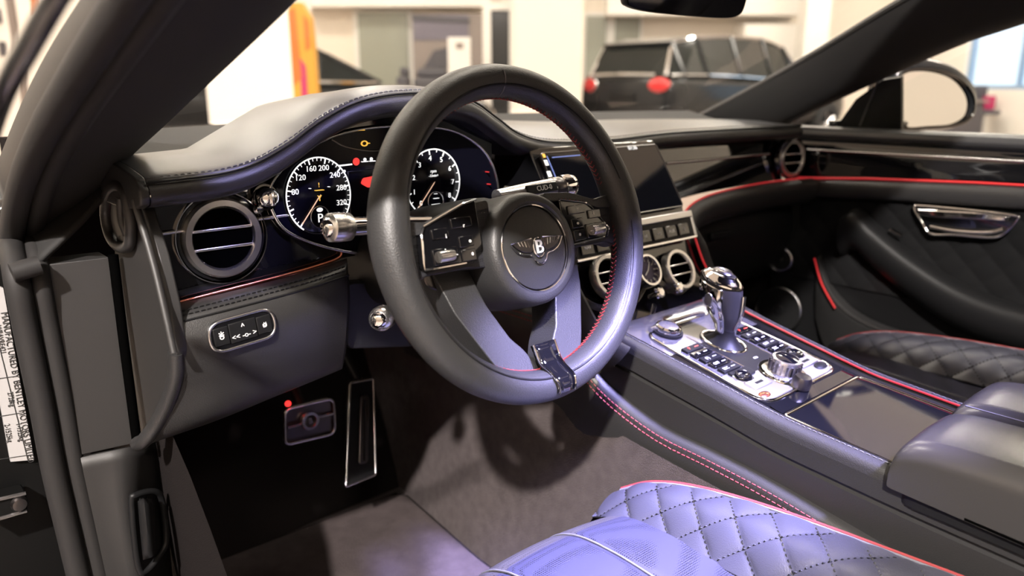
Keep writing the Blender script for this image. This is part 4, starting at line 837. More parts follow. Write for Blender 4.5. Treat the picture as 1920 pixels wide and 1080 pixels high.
def stalk(name, label, tip, base, knobax, rk, right):
    r_ = thing(name, label, 'stalk', tuple(base), )
    tip, base = np.asarray(tip), np.asarray(base); d = unit(tip-base)
    if not right:
        mk('arm', tube([base, base+(tip-base)*.45, tip-d*.022], [.008, .0095, .0100], 14), 'chrome', r_)
        mk('knob', lathe([(0, .000), (.010, -.001), (rk, -.004), (rk*1.04, -.012), (rk, -.026), (.010, -.030), (0, -.031)], tip, d, 30), 'knurl', r_)
        mk('knob_cap', lathe([(0, .003), (.007, .0025), (.010, .0), (.0105, -.003)], tip, d, 24), 'chrome', r_)
    else:
        mk('arm', tube([base, base+(tip-base)*.4, base+(tip-base)*.70], [.009, .0115, .0125], 16), 'satin', r_)
        mk('switch_ring', lathe([(.0125, -.040), (.0135, -.037), (.0135, -.026), (.0125, -.023), (.010, -.022)], tip, d, 24), 'darkmetal', r_)
        mk('knob', lathe([(.011, -.024), (.0148, -.022), (.0152, -.010), (.014, -.003), (.010, .0), (0, .0005)], tip, d, 30), 'chrome', r_)
        nn = unit(-FW-d*(-FW @ d)); e2 = np.cross(nn, d)
        pl = mk('label_plate', box(base+(tip-base)*.50+nn*.0105, (.052, .012, .004), (d, e2, nn)), 'plasticd', r_, bevel=.001)
        mk('printed_marks', textvf('CUD-0', .009, base+(tip-base)*.52+nn*.0128, d, e2), 'whiteprint', pl, smooth=False)
    return r_
stalk('indicator_stalk', 'chrome indicator stalk with knurled end left of the steering wheel', PY(612, 427, -.175), V(-.42, -.16, .875), None, .0145, False)
stalk('wiper_stalk', 'chrome wiper stalk with printed switches right of the hub', PY(1073, 347, -.165), V(-.335, -.170, .898), None, .0145, True)
# ================================================================== pedals
br = thing('brake_pedal', 'chrome framed brake pedal with round centre badge', 'pedal', tuple(PY(580, 790, .2)))
bp = rnd([PY(534, 768, .2), PY(625, 746, .2), PY(628, 812, .2), PY(534, 835, .2)], .012, 4)
mk('plate', prism([p+V(0, .003, 0) for p in bp], V(0, .008, 0)), 'darkmetal', br, bevel=.001); mk('rim', tube(bp, .0026, 8, True), 'satin', br)
bc = PY(581, 789, .196); mk('badge_ring', ringv(bc, V(0, -1, .1), .009, .0155, -.003, .004, 32), 'satin', br); mk('badge_letter', textvf('B', .013, bc+V(0, -.002, 0), X1, Z1), 'satin', br, smooth=False)
mk('cross_bar', tube([PY(540, 803, .198), PY(565, 796, .198)], .0025, 6), 'satin', br); mk('cross_bar', tube([PY(598, 782, .198), PY(625, 775, .198)], .0025, 6), 'satin', br)
mk('lever', tube([bc+V(0, .012, .0), bc+V(.0, .10, .10), bc+V(0, .14, .25)], .008, 8), 'plasticd', br)
ac = thing('accelerator_pedal', 'tall chrome framed accelerator pedal right of the brake', 'pedal', tuple(PY(675, 905, .17)))
def AQ(u, v): t = (v-700)/215; return PY(u, v, .26-.08*t)
ap = rnd([AQ(657, 718), AQ(700, 710), AQ(704, 890), AQ(648, 913)], .004, 3)
mk('plate', prism([p+V(0, .003, 0) for p in ap], V(0, .008, .002)), 'plasticd', ac, bevel=.001); mk('rim', tube(ap, .0022, 8, True), 'satin', ac)
mk('centre_rib', prism(rnd([AQ(675, 742), AQ(690, 740), AQ(688, 866), AQ(671, 870)], .006, 3), V(0, -.004, 0)), 'darkmetal', ac, bevel=.001)
mk('rib_groove', tube([AQ(681, 748)+V(0, -.005, 0), AQ(680, 862)+V(0, -.005, 0)], .0016, 6), 'plasticd', ac)
mk('lever', tube([AQ(680, 720)+V(0, .012, 0), AQ(680, 720)+V(0, .10, .08), AQ(680, 720)+V(0, .14, .2)], .008, 8), 'plasticd', ac)
# ================================================================== centre console
con = thing('centre_console', 'centre console with chrome framed control panel and black leather sides', 'console', (0, -.4, .3))
def CZ(y): return float(np.interp(y, [-1.2, -.95, -.60, -.45, -.22, -.17], [.575, .595, .617, .630, .676, .690]))
cn = unit(V(0, -.2, 1)); co = V(0, -.22, .676)
def CT(u, v, l=0): return PP(u, v, co+cn*l, cn)
ys = np.array([-.15, -.2, -.28, -.36, -.44, -.52, -.6, -.7, -.85, -1.05, -1.3])
def half(y): return float(np.interp(y, [-1.3, -.9, -.6, -.4, -.25, -.15], [.128, .128, .130, .132, .140, .150]))
def ledge(y): return float(np.interp(y, [-1.3, -.7, -.45, -.24, -.17, -.10], [.47, .512, .556, .580, .622, .68]))
for s in (-1, 1):
    up_, lo_, tp = [], [], []
    for y in ys:
        hw, z, zl = half(y), CZ(y)+.006, ledge(y)
        tp.append(cr([V(s*(hw-.026), y, CZ(y)-.001), V(s*(hw-.022), y, z+.002), V(s*(hw-.012), y, z+.004), V(s*(hw-.003), y, z), V(s*hw, y, z-.012)], 10))
        zg = z-.034
        up_.append([V(s*hw, y, z-.012), V(s*(hw+.001), y, zg), V(s*(hw-.004), y, zg-.002), V(s*(hw-.004), y, zg-.006), V(s*(hw+.000), y, zg-.008), V(s*(hw-.001), y, zl+.008)])
        lo_.append(cr([V(s*(hw-.001), y, zl+.008), V(s*(hw+.007), y, zl+.005), V(s*(hw+.013), y, zl-.003), V(s*(hw+.016), y, zl-.03), V(s*(hw+.014), y, max(zl-.075, .44)), V(s*(hw+.004), y, max(zl-.16, .40))], 14))
    ext = []
    for y in (.32, .18, .06, -.04, -.10):
        zl = .69+.0*y; ext.append(cr([V(s*.149, y, .700), V(s*.157, y, .695), V(s*.163, y, .687), V(s*.166, y, .66), V(s*.164, y, .61), V(s*.154, y, .53)], 14))
    lo_ = ext+lo_
    T_ = np.array([cr(np.array(tp)[:, k], 50) for k in range(10)]).transpose(1, 0, 2)
    mk('edge_strip', grid(T_), 'leather', con)
    U_ = np.array([cr(np.array(up_)[:, k], 50) for k in range(6)]).transpose(1, 0, 2)
    mk('side_panel', grid(U_), 'leather', con, auto=25)
    L_ = np.array([cr(np.array(lo_)[:, k], 50) for k in range(14)]).transpose(1, 0, 2)
    mk('lower_bolster', grid(L_), 'leather', con)
    for k, dz in ((6, 0), (5, .0)):
        pth = L_[:, k]+V(s*.0006, 0, 0); mk('red_stitching', stitches(pth, V(s, 0, .3), .0048, .0024, .0008, .0008), 'redthread', con)['kind'] = 'stuff'
    mk('edge_seam', tube(T_[:, 2]+V(0, 0, .0005), .0009, 5), 'plasticd', con)
    mk('edge_stitching', stitches(T_[:, 4]+V(0, 0, .0002), V(0, 0, 1), .0045, .0025, .0006, .0006), 'thread', con)['kind'] = 'stuff'
# red line on the passenger edge
mk('light_line', tube([V(half(y)-.022, y, CZ(y)+.0095) for y in np.linspace(-.15, -.62, 30)], .0015, 6), 'redled', con, label='glowing red light line')
# top veneer
tv = [[V(-(half(y)-.024), y, CZ(y)), V(half(y)-.024, y, CZ(y))] for y in np.linspace(-.165, -.95, 30)]
mk('top_veneer', grid(tv), 'piano', con, solid=.006)
fp = [[V(-(half(y)-.024), y, CZ(y)+.0006), V(half(y)-.024, y, CZ(y)+.0006)] for y in np.linspace(-.168, -.262, 8)]
mk('front_veneer', grid(fp), 'gloss_grey', con)
# chrome framed control panel
def CTL(a, y, l=0): return V(a, y, CZ(y))+cn*l
fo = rnd([CTL(-.088, -.205, .001), CTL(.088, -.205, .001), CTL(.094, -.405, .001), CTL(-.094, -.405, .001)], [.022, .022, .028, .028], 7)
mk('panel_frame', tube(fo, .0026, 8, True), 'chrome', con)
mk('control_panel', prism([p-cn*.002 for p in inset(fo, .002)], cn*.003), 'gloss_grey', con)
mk('alloy_plate', prism([p+cn*.0005 for p in rnd([CTL(-.089, -.335, .001), CTL(.089, -.335, .001), CTL(.092, -.402, .001), CTL(-.092, -.402, .001)], [.002, .002, .026, .026], 6)], cn*.0016), 'brush', con, bevel=.0005)
mk('dark_strip', prism(rnd([CTL(-.036, -.262, .0022), CTL(.036, -.262, .0022), CTL(.036, -.350, .0022), CTL(-.036, -.350, .0022)], .004, 3), cn*.0012), 'plasticd', con)
fx, fy, fz = X1, unit(V(0, 1, .2)), cn
for a in (-.036, .036): mk('strip_rail', tube([CTL(a, -.240, .003), CTL(a, -.348, .003)], .0011, 6), 'chrome', con)
mk('tray_rail', tube(cr([CTL(-.078, -.205, .006), CTL(-.03, -.203, .008), CTL(.03, -.203, .008), CTL(.05, -.206, .006)], 14), .0042, 8), 'satin', con)
# start button left front, cap
sp_ = CT(1251, 622, .004); k = mk('start_button', lathe([(.019, -.004), (.0195, .006), (.0185, .010), (.0155, .0115), (.0145, .010), (0, .0095)], sp_, cn, 36), 'chrome', con)
mk('button_face', lathe([(0, .0108), (.0145, .0104)], sp_, cn, 30), 'gloss_grey', k)
mk('button_collar', ringv(sp_, cn, .0195, .023, -.005, .003, 36), 'plasticd', k)
# rows of switches
for s in (-1, 1):
    for j, y in enumerate((-.268, -.283, -.298, -.313, -.328)):
        w_ = .038; b_ = mk('switch', box(CTL(s*.062, y, .0045), (w_, .0125, .004), (fx, fy, fz)), 'plasticd' if (j+(s > 0)) % 2 == 0 else 'piano', con, bevel=.001)
        mk('switch_marks', join(textvf(('P', 'A', '(P)', 'OFF', 'ESC')[j], .007, CTL(s*.062-.008, y, .0067), fx, fy), box(CTL(s*.062+.008, y, .0067), (.008, .0012, .0005), (fx, fy, fz))), 'whiteprint' if j else 'lcdred', b_, smooth=False)
    for j, (a, y) in enumerate(((.058, -.345), (.060, -.372))):
        b_ = mk('switch', box(CTL(s*a, y, .0045), (.040, .018, .004), (fx, fy, fz)), 'brush' if j else 'plasticd', con, bevel=.0012)
        mk('switch_marks', box(CTL(s*a, y, .0067), (.016, .004, .0005), (fx, fy, fz)), 'plasticd' if j else 'brush', b_, smooth=False)
    rd = mk('round_switch', lathe([(.013, -.002), (.013, .004), (.011, .006), (.008, .004), (0, .003)], CTL(s*.066, -.352, .003), cn, 26), 'piano', con)
    mk('switch_ring', ringv(CTL(s*.066, -.352, .003), cn, .013, .0148, -.002, .003, 30), 'chrome', rd)
for j, y in enumerate((-.300, -.328)): mk('lit_mark', box(CTL(.006*(j-.5), y, .004), (.008, .003, .0006), (fx, fy, fz)), 'whiteprint', con, smooth=False)
mk('alloy_badge', lathe([(0, .004), (.009, .0035), (.011, .002)], CTL(.074, -.388, .002), cn, 24, 1.2, .7), 'plasticd', con)
mk('alloy_badge', lathe([(0, .004), (.007, .0035), (.009, .002)], CTL(-.078, -.392, .002), cn, 24, 1.2, .7), 'copper', con)
# main rotary controller
rk = CTL(.0, -.372, .003); k = mk('rotary_controller', lathe([(.030, -.003), (.030, .002), (.026, .004), (.0215, .005), (.0205, .020), (.019, .023), (.012, .0242), (0, .0245)], rk, cn, 44), 'knurl', con)
mk('controller_base', ringv(rk, cn, .026, .034, -.003, .003, 48), 'chrome', k)
mk('controller_cap', lathe([(0, .0258), (.010, .0254), (.0155, .0240), (.016, .022)], rk, cn, 32), 'piano', k)
mk('controller_grip', join(*[box(rk+(fx*math.cos(t)+fy*math.sin(t))*.0207+fz*.013, (.003, .0026, .013), (fx*math.cos(t)+fy*math.sin(t), fy*math.cos(t)-fx*math.sin(t), fz)) for t in np.arange(20)*math.pi/10]), 'darkmetal', k)
mk('controller_side', lathe([(.012, .0), (.013, .010), (.010, .016), (0, .017)], rk-fy*.034+fx*(-.012), cn, 24), 'darkmetal', k)
# storage lid with chrome frame
lf = rnd([CTL(-.098, -.432, .0015), CTL(.098, -.432, .0015), CTL(.098, -.585, .0015), CTL(-.098, -.585, .0015)], .006, 4)
mk('lid_frame', tube(lf, .0022, 8, True), 'chrome', con)
ld = mk('storage_lid', prism([p-cn*.001 for p in inset(lf, .004)], cn*.002), 'piano', con, bevel=.0005)
mk('front_plate', prism(rnd([CTL(-.094, -.410, .0008), CTL(.094, -.410, .0008), CTL(.096, -.428, .0008), CTL(-.096, -.428, .0008)], .002, 2), cn*.001), 'piano', con)
mk('lid_handle', tube([CTL(-.065, -.575, .004), CTL(-.020, -.575, .004)], .0022, 6), 'chrome', ld)
# ================================================================== gear selector
gs = thing('gear_selector', 'black leather and chrome gear selector standing in the console', 'gear selector', (0, -.277, .666))
gb0 = CTL(0, -.277, .002)
mk('gate_ring', tube([gb0+fx*.026*math.cos(t)+fy*.034*math.sin(t)+cn*.002 for t in np.linspace(0, 2*math.pi, 44, endpoint=False)], .0028, 8, True), 'chrome', gs)
mk('boot', lathe([(.025, 0), (.022, .003), (.016, .009), (.011, .018), (.010, .024)], gb0, cn, 30, 1, 1.25), 'plasticd', gs)
gp_ = [PX(1356, 640, 0), PX(1357, 612, 0), PX(1355, 588, 0), PX(1352, 562, 0), PX(1352, 540, 0), PX(1354, 522, 0), PX(1356, 511, 0)]
rx = [.010, .012, .018, .0225, .0235, .021, .013]; ry = [.010, .014, .024, .031, .033, .030, .020]
def sect(i, f=1.0, k=24): p = gp_[i]; return [p+V(rx[i]*f*math.cos(t), ry[i]*f*math.sin(t), .25*ry[i]*f*math.sin(t)) for t in np.linspace(0, 2*math.pi, k, endpoint=False)]
S_ = np.array([sect(i) for i in range(7)]); S_ = np.array([cr(S_[:, k], 30) for k in range(24)]).transpose(1, 0, 2)
vf = grid(S_, closed=True); mk('grip', (vf[0], vf[1]+[tuple(29*24+k for k in range(24)), tuple(range(24))]), 'leather', gs)
S2 = np.array([sect(i, 1.06) for i in range(7)]); S2 = np.array([cr(S2[:, k], 40) for k in range(24)]).transpose(1, 0, 2)
vf = grid(S2[31:40], closed=True); mk('top_cap', (vf[0], vf[1]+[tuple(8*24+k for k in range(24))]), 'chrome', gs)
mk('top_button', lathe([(0, .003), (.009, .0025), (.011, 0)], gp_[6]+V(0, 0, .0015), unit(V(0, -.2, 1)), 24, 1, 1.4), 'darkmetal', gs)
mk('letter', textvf('P', .012, gp_[6]+V(0, 0, .005), X1, unit(V(0, 1, .2))), 'whiteprint', gs, smooth=False)
mk('side_blade', grid(np.array([[S2[i][k % 24] for k in range(9, 15)] for i in range(4, 30)])), 'chrome', gs, solid=.002)
mk('blade_button', lathe([(0, .004), (.006, .0035), (.0075, 0)], gp_[3]+V(-.0235, .004, .004), unit(V(-1, -.1, .1)), 20, 1, 1.5), 'satin', gs)
mk('front_rib', tube(cr([S2[i][18]+V(.004, 0, 0) for i in (3, 9, 15, 21, 27)], 20), .0035, 8), 'chrome', gs)
# ================================================================== armrest
ar = thing('armrest', 'black leather split lid armrest on the rear of the console', 'armrest', (0, -.75, .6))
def lid(x0, x1):
    rows = []
    xs = np.linspace(0, 1, 15)
    for (y, top, bot) in ((-.577, .640, .618), (-.579, .653, .616), (-.586, .664, .615), (-.600, .671, .614), (-.630, .675, .612), (-.72, .676, .606), (-.85, .676, .60), (-1.02, .674, .595)):
        r = min(.022, (top-bot)*.48); sec = [V(x0, y, bot)]
        for t in np.linspace(math.pi, math.pi/2, 7): sec.append(V(x0+r+r*math.cos(t), y, top-r+r*math.sin(t)))
        sec.append(V((x0+x1)/2, y, top+.002))
        for t in np.linspace(math.pi/2, 0, 7): sec.append(V(x1-r+r*math.cos(t), y, top-r+r*math.sin(t)))
        sec.append(V(x1, y, bot)); rows.append(sec)
    rows = np.array(rows); F_ = np.array([cr(rows[:, k], 36) for k in range(rows.shape[1])]).transpose(1, 0, 2)
    vf = grid(F_, closed=True); k = F_.shape[1]
    return vf[0], vf[1]+[tuple(range(k))]
mk('lid', lid(-.142, -.004), 'arm', ar, auto=60); mk('lid', lid(.004, .142), 'arm', ar, auto=60)
mk('base', prism(rnd([V(-.136, -.585, .60), V(.136, -.585, .60), V(.136, -1.1, .575), V(-.136, -1.1, .575)], .02, 4), V(0, 0, .022)), 'plasticd', ar)
mk('lid_seam', tube([V(-.010, y, .6775) for y in np.linspace(-.60, -1.0, 12)], .0009, 5), 'thread', ar)
mk('base_gap_strip', tube([V(-.139, -.60, .6155), V(-.1405, -.8, .603), V(-.1405, -1.05, .594)], .0030, 6), 'deep_shade', ar)  # black strip standing for the dark gap under the lid
# ================================================================== seats
def quilt_patch(ctrl, nu, nv, cell, amp, nrm):
    G = patch(ctrl, nu, nv); A = np.zeros((nu, nv)); Bm = np.zeros((nu, nv))
    du = np.linalg.norm(np.diff(G, axis=0), axis=2); A[1:, :] = np.cumsum(du, axis=0)
    dv = np.linalg.norm(np.diff(G, axis=1), axis=2); Bm[:, 1:] = np.cumsum(dv, axis=1)
    p, q = (A+Bm)/cell/1.414, (Bm-A)/cell/1.414
    h = (np.abs(np.sin(math.pi*p))**.4)*(np.abs(np.sin(math.pi*q))**.4)
    N = np.zeros_like(G); gu = np.gradient(G, axis=0); gv = np.gradient(G, axis=1); N = np.cross(gu, gv); N /= np.linalg.norm(N, axis=2, keepdims=True)+1e-9
    sg = np.sign((N*nrm).sum(axis=2, keepdims=True)); N *= sg
    return G+N*(h*amp)[..., None], G, N, p, q
def seat(cx, y0, dz, label, inner):
    """inner: +1 when the console is at +x of the seat."""
    r_ = thing('front_seat', label, 'seat', (cx, y0-.3, .3)); S = lambda a, y, z: V(cx+a, y0+y, z+dz)
    prof = [(-.80, .470), (-.55, .478), (-.30, .492), (-.16, .501), (-.110, .501), (-.085, .499), (-.070, .4965), (-.058, .493)]
    fr = [(-.058, .493), (-.036, .483), (-.016, .466), (-.002, .443), (.004, .415), (.000, .385), (-.02, .35), (-.08, .33)]
    def crown(a): return .006*math.cos(a/.135*1.2)
    xs = np.linspace(-.135, .135, 49); flute = lambda a: -.0035*(math.exp(-((abs(a)-.055)/.0045)**2))
    yz = cr([V(0, y, z) for y, z in prof], 50)
    mk('cushion_insert', grid([[S(a, p[1]-.10*(a/.135)**4*max(0, 1+p[1]/.1) if False else p[1]-.012*(a/.135)**2, p[2]+crown(a)+flute(a)) for a in xs] for p in yz]), 'perf', r_)
    fz = cr([V(0, y, z) for y, z in fr], 28)
    mk('front_roll', grid([[S(a*1.0, p[1]-.012*(a/.135)**2, p[2]+crown(a)+flute(a)) for a in xs] for p in fz]), 'perf_unlit', r_)
    for a in (-.055, .055):
        mk('channel_seam', tube([S(a, p[1]-.012*(a/.135)**2, p[2]+crown(a)-.001) for p in list(yz[8:])+list(fz[1:14])], .0013, 6), 'lightthread', r_)
    for s in (-1, 1):
        # side bolster: quilted leather, rounded nose
        inn = [S(s*.133, y, z) for y, z in ((-.80, .475), (-.55, .485), (-.35, .496), (-.22, .498), (-.12, .494), (-.06, .486), (-.022, .472))]
        top_ = [S(s*.165, y, z) for y, z in ((-.80, .535), (-.55, .545), (-.35, .542), (-.22, .536), (-.13, .526), (-.065, .512), (-.025, .492))]
        out = [S(s*a, y, z) for a, y, z in ((.225, -.80, .550), (.222, -.55, .556), (.214, -.35, .552), (.206, -.22, .546), (.197, -.13, .536), (.188, -.07, .520), (.176, -.03, .498))]
        Q, G, N, p, q = quilt_patch([inn, top_, out], 64, 200, .042, .0042, np.array([-.3*s, 0, 1.]))
        bo = mk('quilted_bolster', grid(Q), 'seat', r_)
        lines = []
        for F in (p, q):      # thread along the diamond lines
            for kk in range(int(F.min())-1, int(F.max())+2):
                pts = []
                for j in range(F.shape[1]):
                    c_ = F[:, j]-kk
                    for i in range(F.shape[0]-1):
                        if c_[i]*c_[i+1] < 0: t = c_[i]/(c_[i]-c_[i+1]); pts.append(G[i, j]*(1-t)+G[i+1, j]*t); break
                if len(pts) > 3: lines.append(stitches(pts, N.mean(axis=(0, 1)), .0042, .0022, .0009, .0022) if np.linalg.norm(np.diff(pts, axis=0), axis=1).sum() > .01 else None)
        lines = [l for l in lines if l and len(l[0])]
        mk('diamond_stitching', join(*lines), 'plasticd', bo)['kind'] = 'stuff'
        side = [out, [o_+V(s*.014, .002, -.02) for o_ in out], [o_+V(s*.016, .004, -.06) for o_ in out], [o_+V(s*.004, -.004, -.15) for o_ in out]]
        mk('bolster_side', grid(patch(side, 16, 60)), 'seat', r_)
        nose = [[inn[-1], top_[-1], out[-1], out[-1]+V(s*.014, .002, -.02)], [inn[-1]+V(0, .012, -.03), top_[-1]+V(0, .018, -.03), out[-1]+V(0, .014, -.03), out[-1]+V(s*.015, .0, -.05)], [inn[-1]+V(0, .008, -.10), top_[-1]+V(0, .010, -.10), out[-1]+V(0, .004, -.10), out[-1]+V(s*.008, -.006, -.14)]]
        mk('bolster_nose', grid(patch(nose, 14, 16)), 'seat', r_)
        pp = cr(out, 60); mk('light_piping', tube(pp+V(s*.001, 0, .0015), .0018, 6), 'lightthread', r_); mk('red_piping', tube(pp+V(s*.0062, .002, .0008), .0024, 6), 'redthread', r_, label='red piping')
        mk('inner_seam', tube(cr(inn, 60)+V(0, 0, .001), .0012, 6), 'plasticd', r_)
    # plinth and backrest (behind the camera's field)
    mk('plinth', prism(rnd([S(-.21, -.10, .24-dz), S(.21, -.10, .24-dz), S(.21, -.75, .24-dz), S(-.21, -.75, .24-dz)], .03, 3), V(0, 0, .14)), 'plasticd', r_, bevel=.005)
    bk = [[S(a, -.80-d, z) for a, d in ((-.24, .0), (-.15, .05), (0, .055), (.15, .05), (.24, .0))] for z in (.46,)]
    bk = []
    for z, yb, w_ in ((.44, -.74, .22), (.60, -.78, .245), (.80, -.84, .25), (1.0, -.91, .22), (1.12, -.95, .14), (1.24, -1.0, .11)):
        bk.append([S(-w_, yb+.03, z), S(-w_*.6, yb-.02, z), S(0, yb-.025, z), S(w_*.6, yb-.02, z), S(w_, yb+.03, z)])
    mk('backrest', grid(patch(bk, 30, 20)), 'seat', r_, solid=.10)
    return r_
seat(-.375, -.232, 0, 'blue black leather driver seat with quilted diamond bolster and red piping', 1)
seat(.425, -.135, .008, 'dark leather passenger seat with quilted outer bolster beyond the console', -1)
# ================================================================== passenger door
door = thing('passenger_door', 'black leather passenger door with chrome handle and red light line', 'car door', (.74, -.5, .3))
def DR(x, pts): return [PX(u, v, x) for u, v in pts]
yy = np.array([.06, -.02, -.15, -.35, -.6, -.9, -1.3])
def strip(name, sec, m, **k):
    """sec: list of (x, z or function of y) across the strip, run along the door."""
    rows = [[V(x, y, z(y) if callable(z) else z) for y in yy] for x, z in sec]
    return mk(name, grid(patch(rows, 4*len(rows), 40, True, True)), m, door, **k)
zr = lambda y: float(np.interp(y, [-1.3, -.6, -.35, -.15, -.02, .06], [.864, .856, .848, .838, .828, .822]))
zc_ = lambda y: float(np.interp(y, [-1.3, -.6, -.2, .06], [.895, .893, .890, .888]))
strip('belt_pad', [(.765, .925), (.755, .935), (.735, .938), (.718, .933), (.712, .922), (.715, .914)], 'dash')
strip('gloss_panel', [(.716, .914), (.706, .90), (.702, .87), (.700, lambda y: zr(y)+.004)], 'piano')
rl = [V(.698, y, zr(y)) for y in np.linspace(.02, -1.3, 40)]; mk('light_line', tube(rl, .0022, 8), 'redled', door, label='glowing red light line')
mk('chrome_strip', tube([V(.7035, y, zc_(y)) for y in np.linspace(-.005, -1.3, 30)], .0026, 8), 'satin', door)
strip('middle_pad', [(.700, lambda y: zr(y)-.003), (.690, lambda y: zr(y)-.008), (.686, lambda y: zr(y)-.02), (.690, lambda y: zr(y)-.040), (.705, lambda y: zr(y)-.046)], 'leather')
# quilted dark insert
ctrl = [[V(.706, y, zr(y)-.046) for y in (.0, -.2, -.4, -.7, -1.1, -1.3)], [V(.712, y, .72) for y in (.0, -.2, -.4, -.7, -1.1, -1.3)], [V(.706, y, .60) for y in (.0, -.2, -.4, -.7, -1.1, -1.3)]]
Q, G, N, p, q = quilt_patch(ctrl, 70, 260, .042, .004, np.array([-1., 0, 0])); mk('quilted_insert', grid(Q), 'suede', door)
# armrest sweep
AR = [(1575, 415), (1600, 405), (1640, 440), (1700, 488), (1780, 540), (1860, 575), (1960, 602), (2120, 630), (2300, 650)]
ap_ = np.array([PX(u, v, .672) for u, v in AR])
fa = cr(ap_, 60)
rows = [[p_+V(.034, 0, .012), p_+V(.012, 0, .010), p_+V(-.004, 0, .002), p_+V(-.010, 0, -.016), p_+V(-.006, 0, -.045), p_+V(.012, 0, -.070), p_+V(.040, 0, -.082)] for p_ in fa]
mk('arm_pad', grid(np.array([cr(r, 16) for r in rows])), 'plasticd', door)
# pull handle, chrome
ho = PX(1720, 388, .698)
hp = [PX(u, v, .694) for u, v in ((1714, 390), (1728, 386), (1820, 394), (1902, 404), (1908, 412), (1885, 436), (1860, 445), (1790, 440), (1745, 438), (1728, 415))]
hb_ = mk('handle_recess', prism(cr(hp, 40, True), V(.012, 0, 0)), 'piano', door)
mk('handle_rim', tube(cr(hp, 60, True), .0030, 8, True), 'chrome', hb_)
mk('handle_lever', grid(patch([[PX(1718, 392, .690), PX(1760, 394, .684), PX(1830, 398, .684), PX(1895, 406, .690)], [PX(1722, 402, .688), PX(1760, 408, .682), PX(1830, 411, .683), PX(1890, 414, .690)]], 6, 20)), 'chrome', hb_, solid=.004)
mk('handle_grip', tube(cr([PX(1745, 425, .690), PX(1790, 433, .684), PX(1850, 436, .684), PX(1880, 430, .690)], 20), .004, 8), 'chrome', hb_)
wb = mk('window_switch', tube([PX(1668, 432, .690), PX(1690, 443, .690)], .005, 8), 'piano', door); mk('switch_top', tube([PX(1672, 430, .688), PX(1690, 440, .688)], .0022, 6), 'chrome', wb)
# lower door, pocket and speakers
lw = [[V(.706, y, .61) for y in (.06, -.2, -.6, -1.3)], [V(.722, y, .52) for y in (.06, -.2, -.6, -1.3)], [V(.728, y, .40) for y in (.06, -.2, -.6, -1.3)], [V(.71, y, .26) for y in (.06, -.2, -.6, -1.3)]]
mk('lower_panel', grid(patch(lw, 16, 20)), 'plasticd', door)
mk('inner_skin', prism([V(.735, .08, .25), V(.735, -1.3, .25), V(.745, -1.3, .92), V(.745, .08, .92)], V(.02, 0, 0)), 'plasticd', door, smooth=False)
pk = cr([PX(1532, 486, .69), PX(1545, 530, .688), PX(1572, 575, .684), PX(1625, 612, .680), PX(1720, 645, .676), PX(1820, 670, .674), PX(1930, 692, .674), PX(2100, 715, .674)], 50)
rows = [[p_+V(.03, 0, .008), p_+V(.006, 0, .006), p_, p_+V(.0, 0, -.012), p_+V(.006, 0, -.06), p_+V(.02, 0, -.14)] for p_ in pk]
mk('door_pocket', grid(np.array([cr(r, 14) for r in rows])), 'leather', door)
mk('pocket_lip', tube(pk+V(-.001, 0, .004), .0026, 6), 'rubber', door)
for (u, v, r) in ((1465, 487, .026), (1460, 581, .053)):
    c = PX(u, v, .700); ax_ = unit(V(-1, -.15, .1)); sp = mk('speaker', ringv(c, ax_, r*.90, r, -.01, .006, 44), 'darkmetal' if r < .03 else 'plasticd', door)
    mk('speaker_rim', tube([c+ax_*.005+basis(ax_)[0]*r*math.cos(t)+basis(ax_)[1]*r*math.sin(t) for t in np.linspace(0, 2*math.pi, 50, endpoint=False)], .0015, 6, True), 'satin', sp)
    mk('speaker_grille', lathe([(0, .004 if r > .03 else .006), (r*.25, .004), (r*.3, .001), (r*.91, .003)], c, ax_, 44), 'plasticd', sp)
    mk('speaker_centre', lathe([(0, .007), (r*.22, .006), (r*.27, .002)], c, ax_, 24), 'darkmetal' if r < .03 else 'jamb', sp)
mk('window_glass', prism([V(.752, .02, .93), V(.74, -1.3, .93), V(.63, -1.3, 1.26), V(.66, -.75, 1.24), V(.70, -.35, 1.11)], V(.004, 0, .001)), 'glass', door, smooth=False)
mk('mirror_triangle', prism([PX(1566, 240, .758), PX(1690, 246, .758), PX(1690, 145, .745), PX(1655, 150, .745), PX(1605, 186, .75)], V(.010, 0, .003)), 'plasticd', door, smooth=False)
# red ambient lamps of the car: door pocket and driver footwell
def lampr(name, loc, e, rad=.01):
    l = bpy.data.lights.new(name, 'POINT'); l.energy = e; l.color = (1, .03, .03); l.shadow_soft_size = rad; o = bpy.data.objects.new(name, l); C.objects.link(o); o.location = loc; return o
mk('pocket_light', tube(cr([PX(1527, 484, .682), PX(1540, 530, .680), PX(1566, 578, .676)], 14), .0018, 6), 'redled', door, label='short red light strip')
lampr('door_pocket_lamp', PX(1640, 540, .690), .004, .02); lampr('footwell_lamp', PY(552, 752, .17), .03)
g = mk('footwell_light', lathe([(0, .004), (.003, .003), (.005, 0)], PY(540, 757, .19), V(-.3, -1, .2), 14), 'lcdred'); g.location = (0, 0, 0)
tag(g, 'small red footwell light above the brake pedal', 'light')
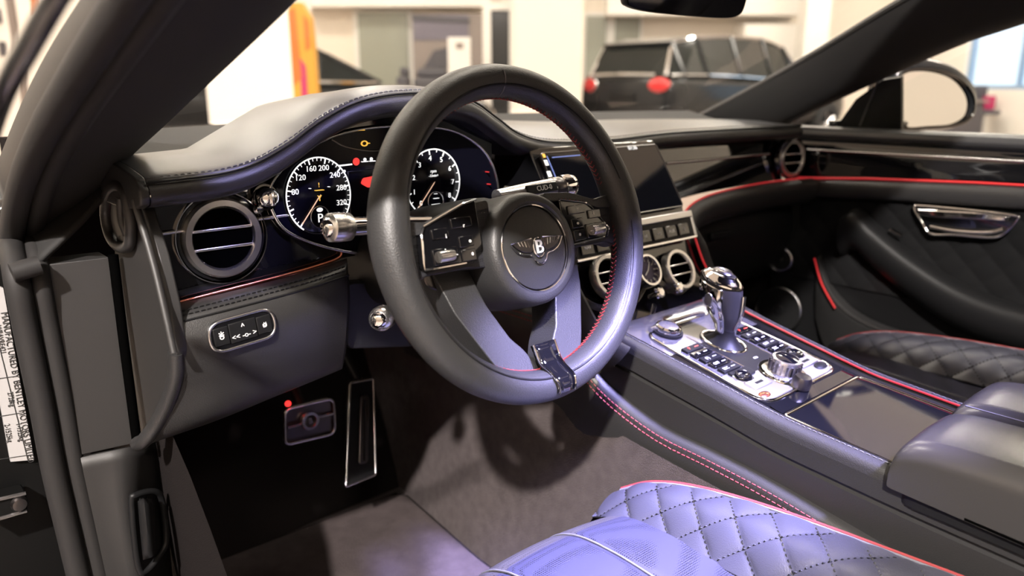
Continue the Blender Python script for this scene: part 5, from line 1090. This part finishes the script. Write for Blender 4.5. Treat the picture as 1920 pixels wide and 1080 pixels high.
# ================================================================== mirrors
sm_ = thing('door_mirror', 'oval chrome edged passenger door mirror in black housing', 'mirror', (.95, -.12, .9))
mn = unit(V(-.50, -1, .04)); mo = PX(1748, 187, .955); ex, ey, ez = basis(mn)
def MP(u, v, l=0): return PP(u, v, mo+mn*l, mn)
mc = cr([MP(1682, 160), MP(1700, 137), MP(1745, 135), MP(1790, 150), MP(1815, 182), MP(1812, 215), MP(1785, 232), MP(1740, 236), MP(1700, 237), MP(1686, 215)], 60, True)
mk('glass', prism(mc, -mn*.004), 'mirror', sm_, smooth=False)
hc_ = sum(mc)/len(mc)
mk('sail_line', tube([PX(1612, 236, .7565), PX(1646, 152, .7435)], .0018, 6), 'darkmetal', door)
shell = [[hc_+(p_-hc_)*k_+mn*l+Z1*max(0, k_-1)*.075*max(0, math.copysign(1, (p_-hc_)[2])) for p_ in mc] for k_, l in ((1.0, .001), (1.06, .010), (1.14, .006), (1.24, -.02), (1.20, -.06), (.85, -.11), (.2, -.13))]
mk('housing', grid(np.array(shell), closed=True), 'carblack', sm_)
mk('arm', grid(patch([[V(.76, -.02, .95), V(.82, -.05, .955), hc_-mn*.05-V(.06, 0, .03)], [V(.76, -.12, .95), V(.82, -.12, .952), hc_-mn*.02-V(.07, 0, .045)]], 6, 12)), 'jamb', sm_, solid=.03)
mk('housing_trim', tube([hc_+(p_-hc_)*1.07+mn*.009 for p_ in mc], .003, 6, True), 'piano', sm_)
rm = thing('rear_view_mirror', 'black frameless rear view mirror hanging from the windscreen', 'mirror', (0.02, -.17, 1.15))
ro = PX(1290, 15, .02); rn = unit(V(-.32, -1, -.12)); ex, ey, ez = basis(rn)
def RP(u, v, l=0): return PP(u, v, ro+rn*l, rn)
rc = cr([RP(1172, -2), RP(1180, 12), RP(1215, 22), RP(1280, 29), RP(1350, 34), RP(1382, 30), RP(1396, 12), RP(1404, -40), RP(1390, -62), RP(1300, -72), RP(1200, -70), RP(1172, -55)], 60, True)
mk('housing', grid(np.array([[sum(rc)/60+(p_-sum(rc)/60)*k_+rn*l for p_ in rc] for k_, l in ((.985, .002), (1.0, 0), (1.0, -.012), (.9, -.030), (.5, -.038), (.02, -.04))]), closed=True), 'plasticd', rm)
mk('glass', prism([sum(rc)/60+(p_-sum(rc)/60)*.97+rn*.001 for p_ in rc], rn*.002), 'piano', rm, smooth=False)
mk('stem', tube([sum(rc)/60-rn*.035, sum(rc)/60-rn*.08+V(0, .02, .05), V(0, -.06, 1.205)], .010, 10), 'plasticd', rm)
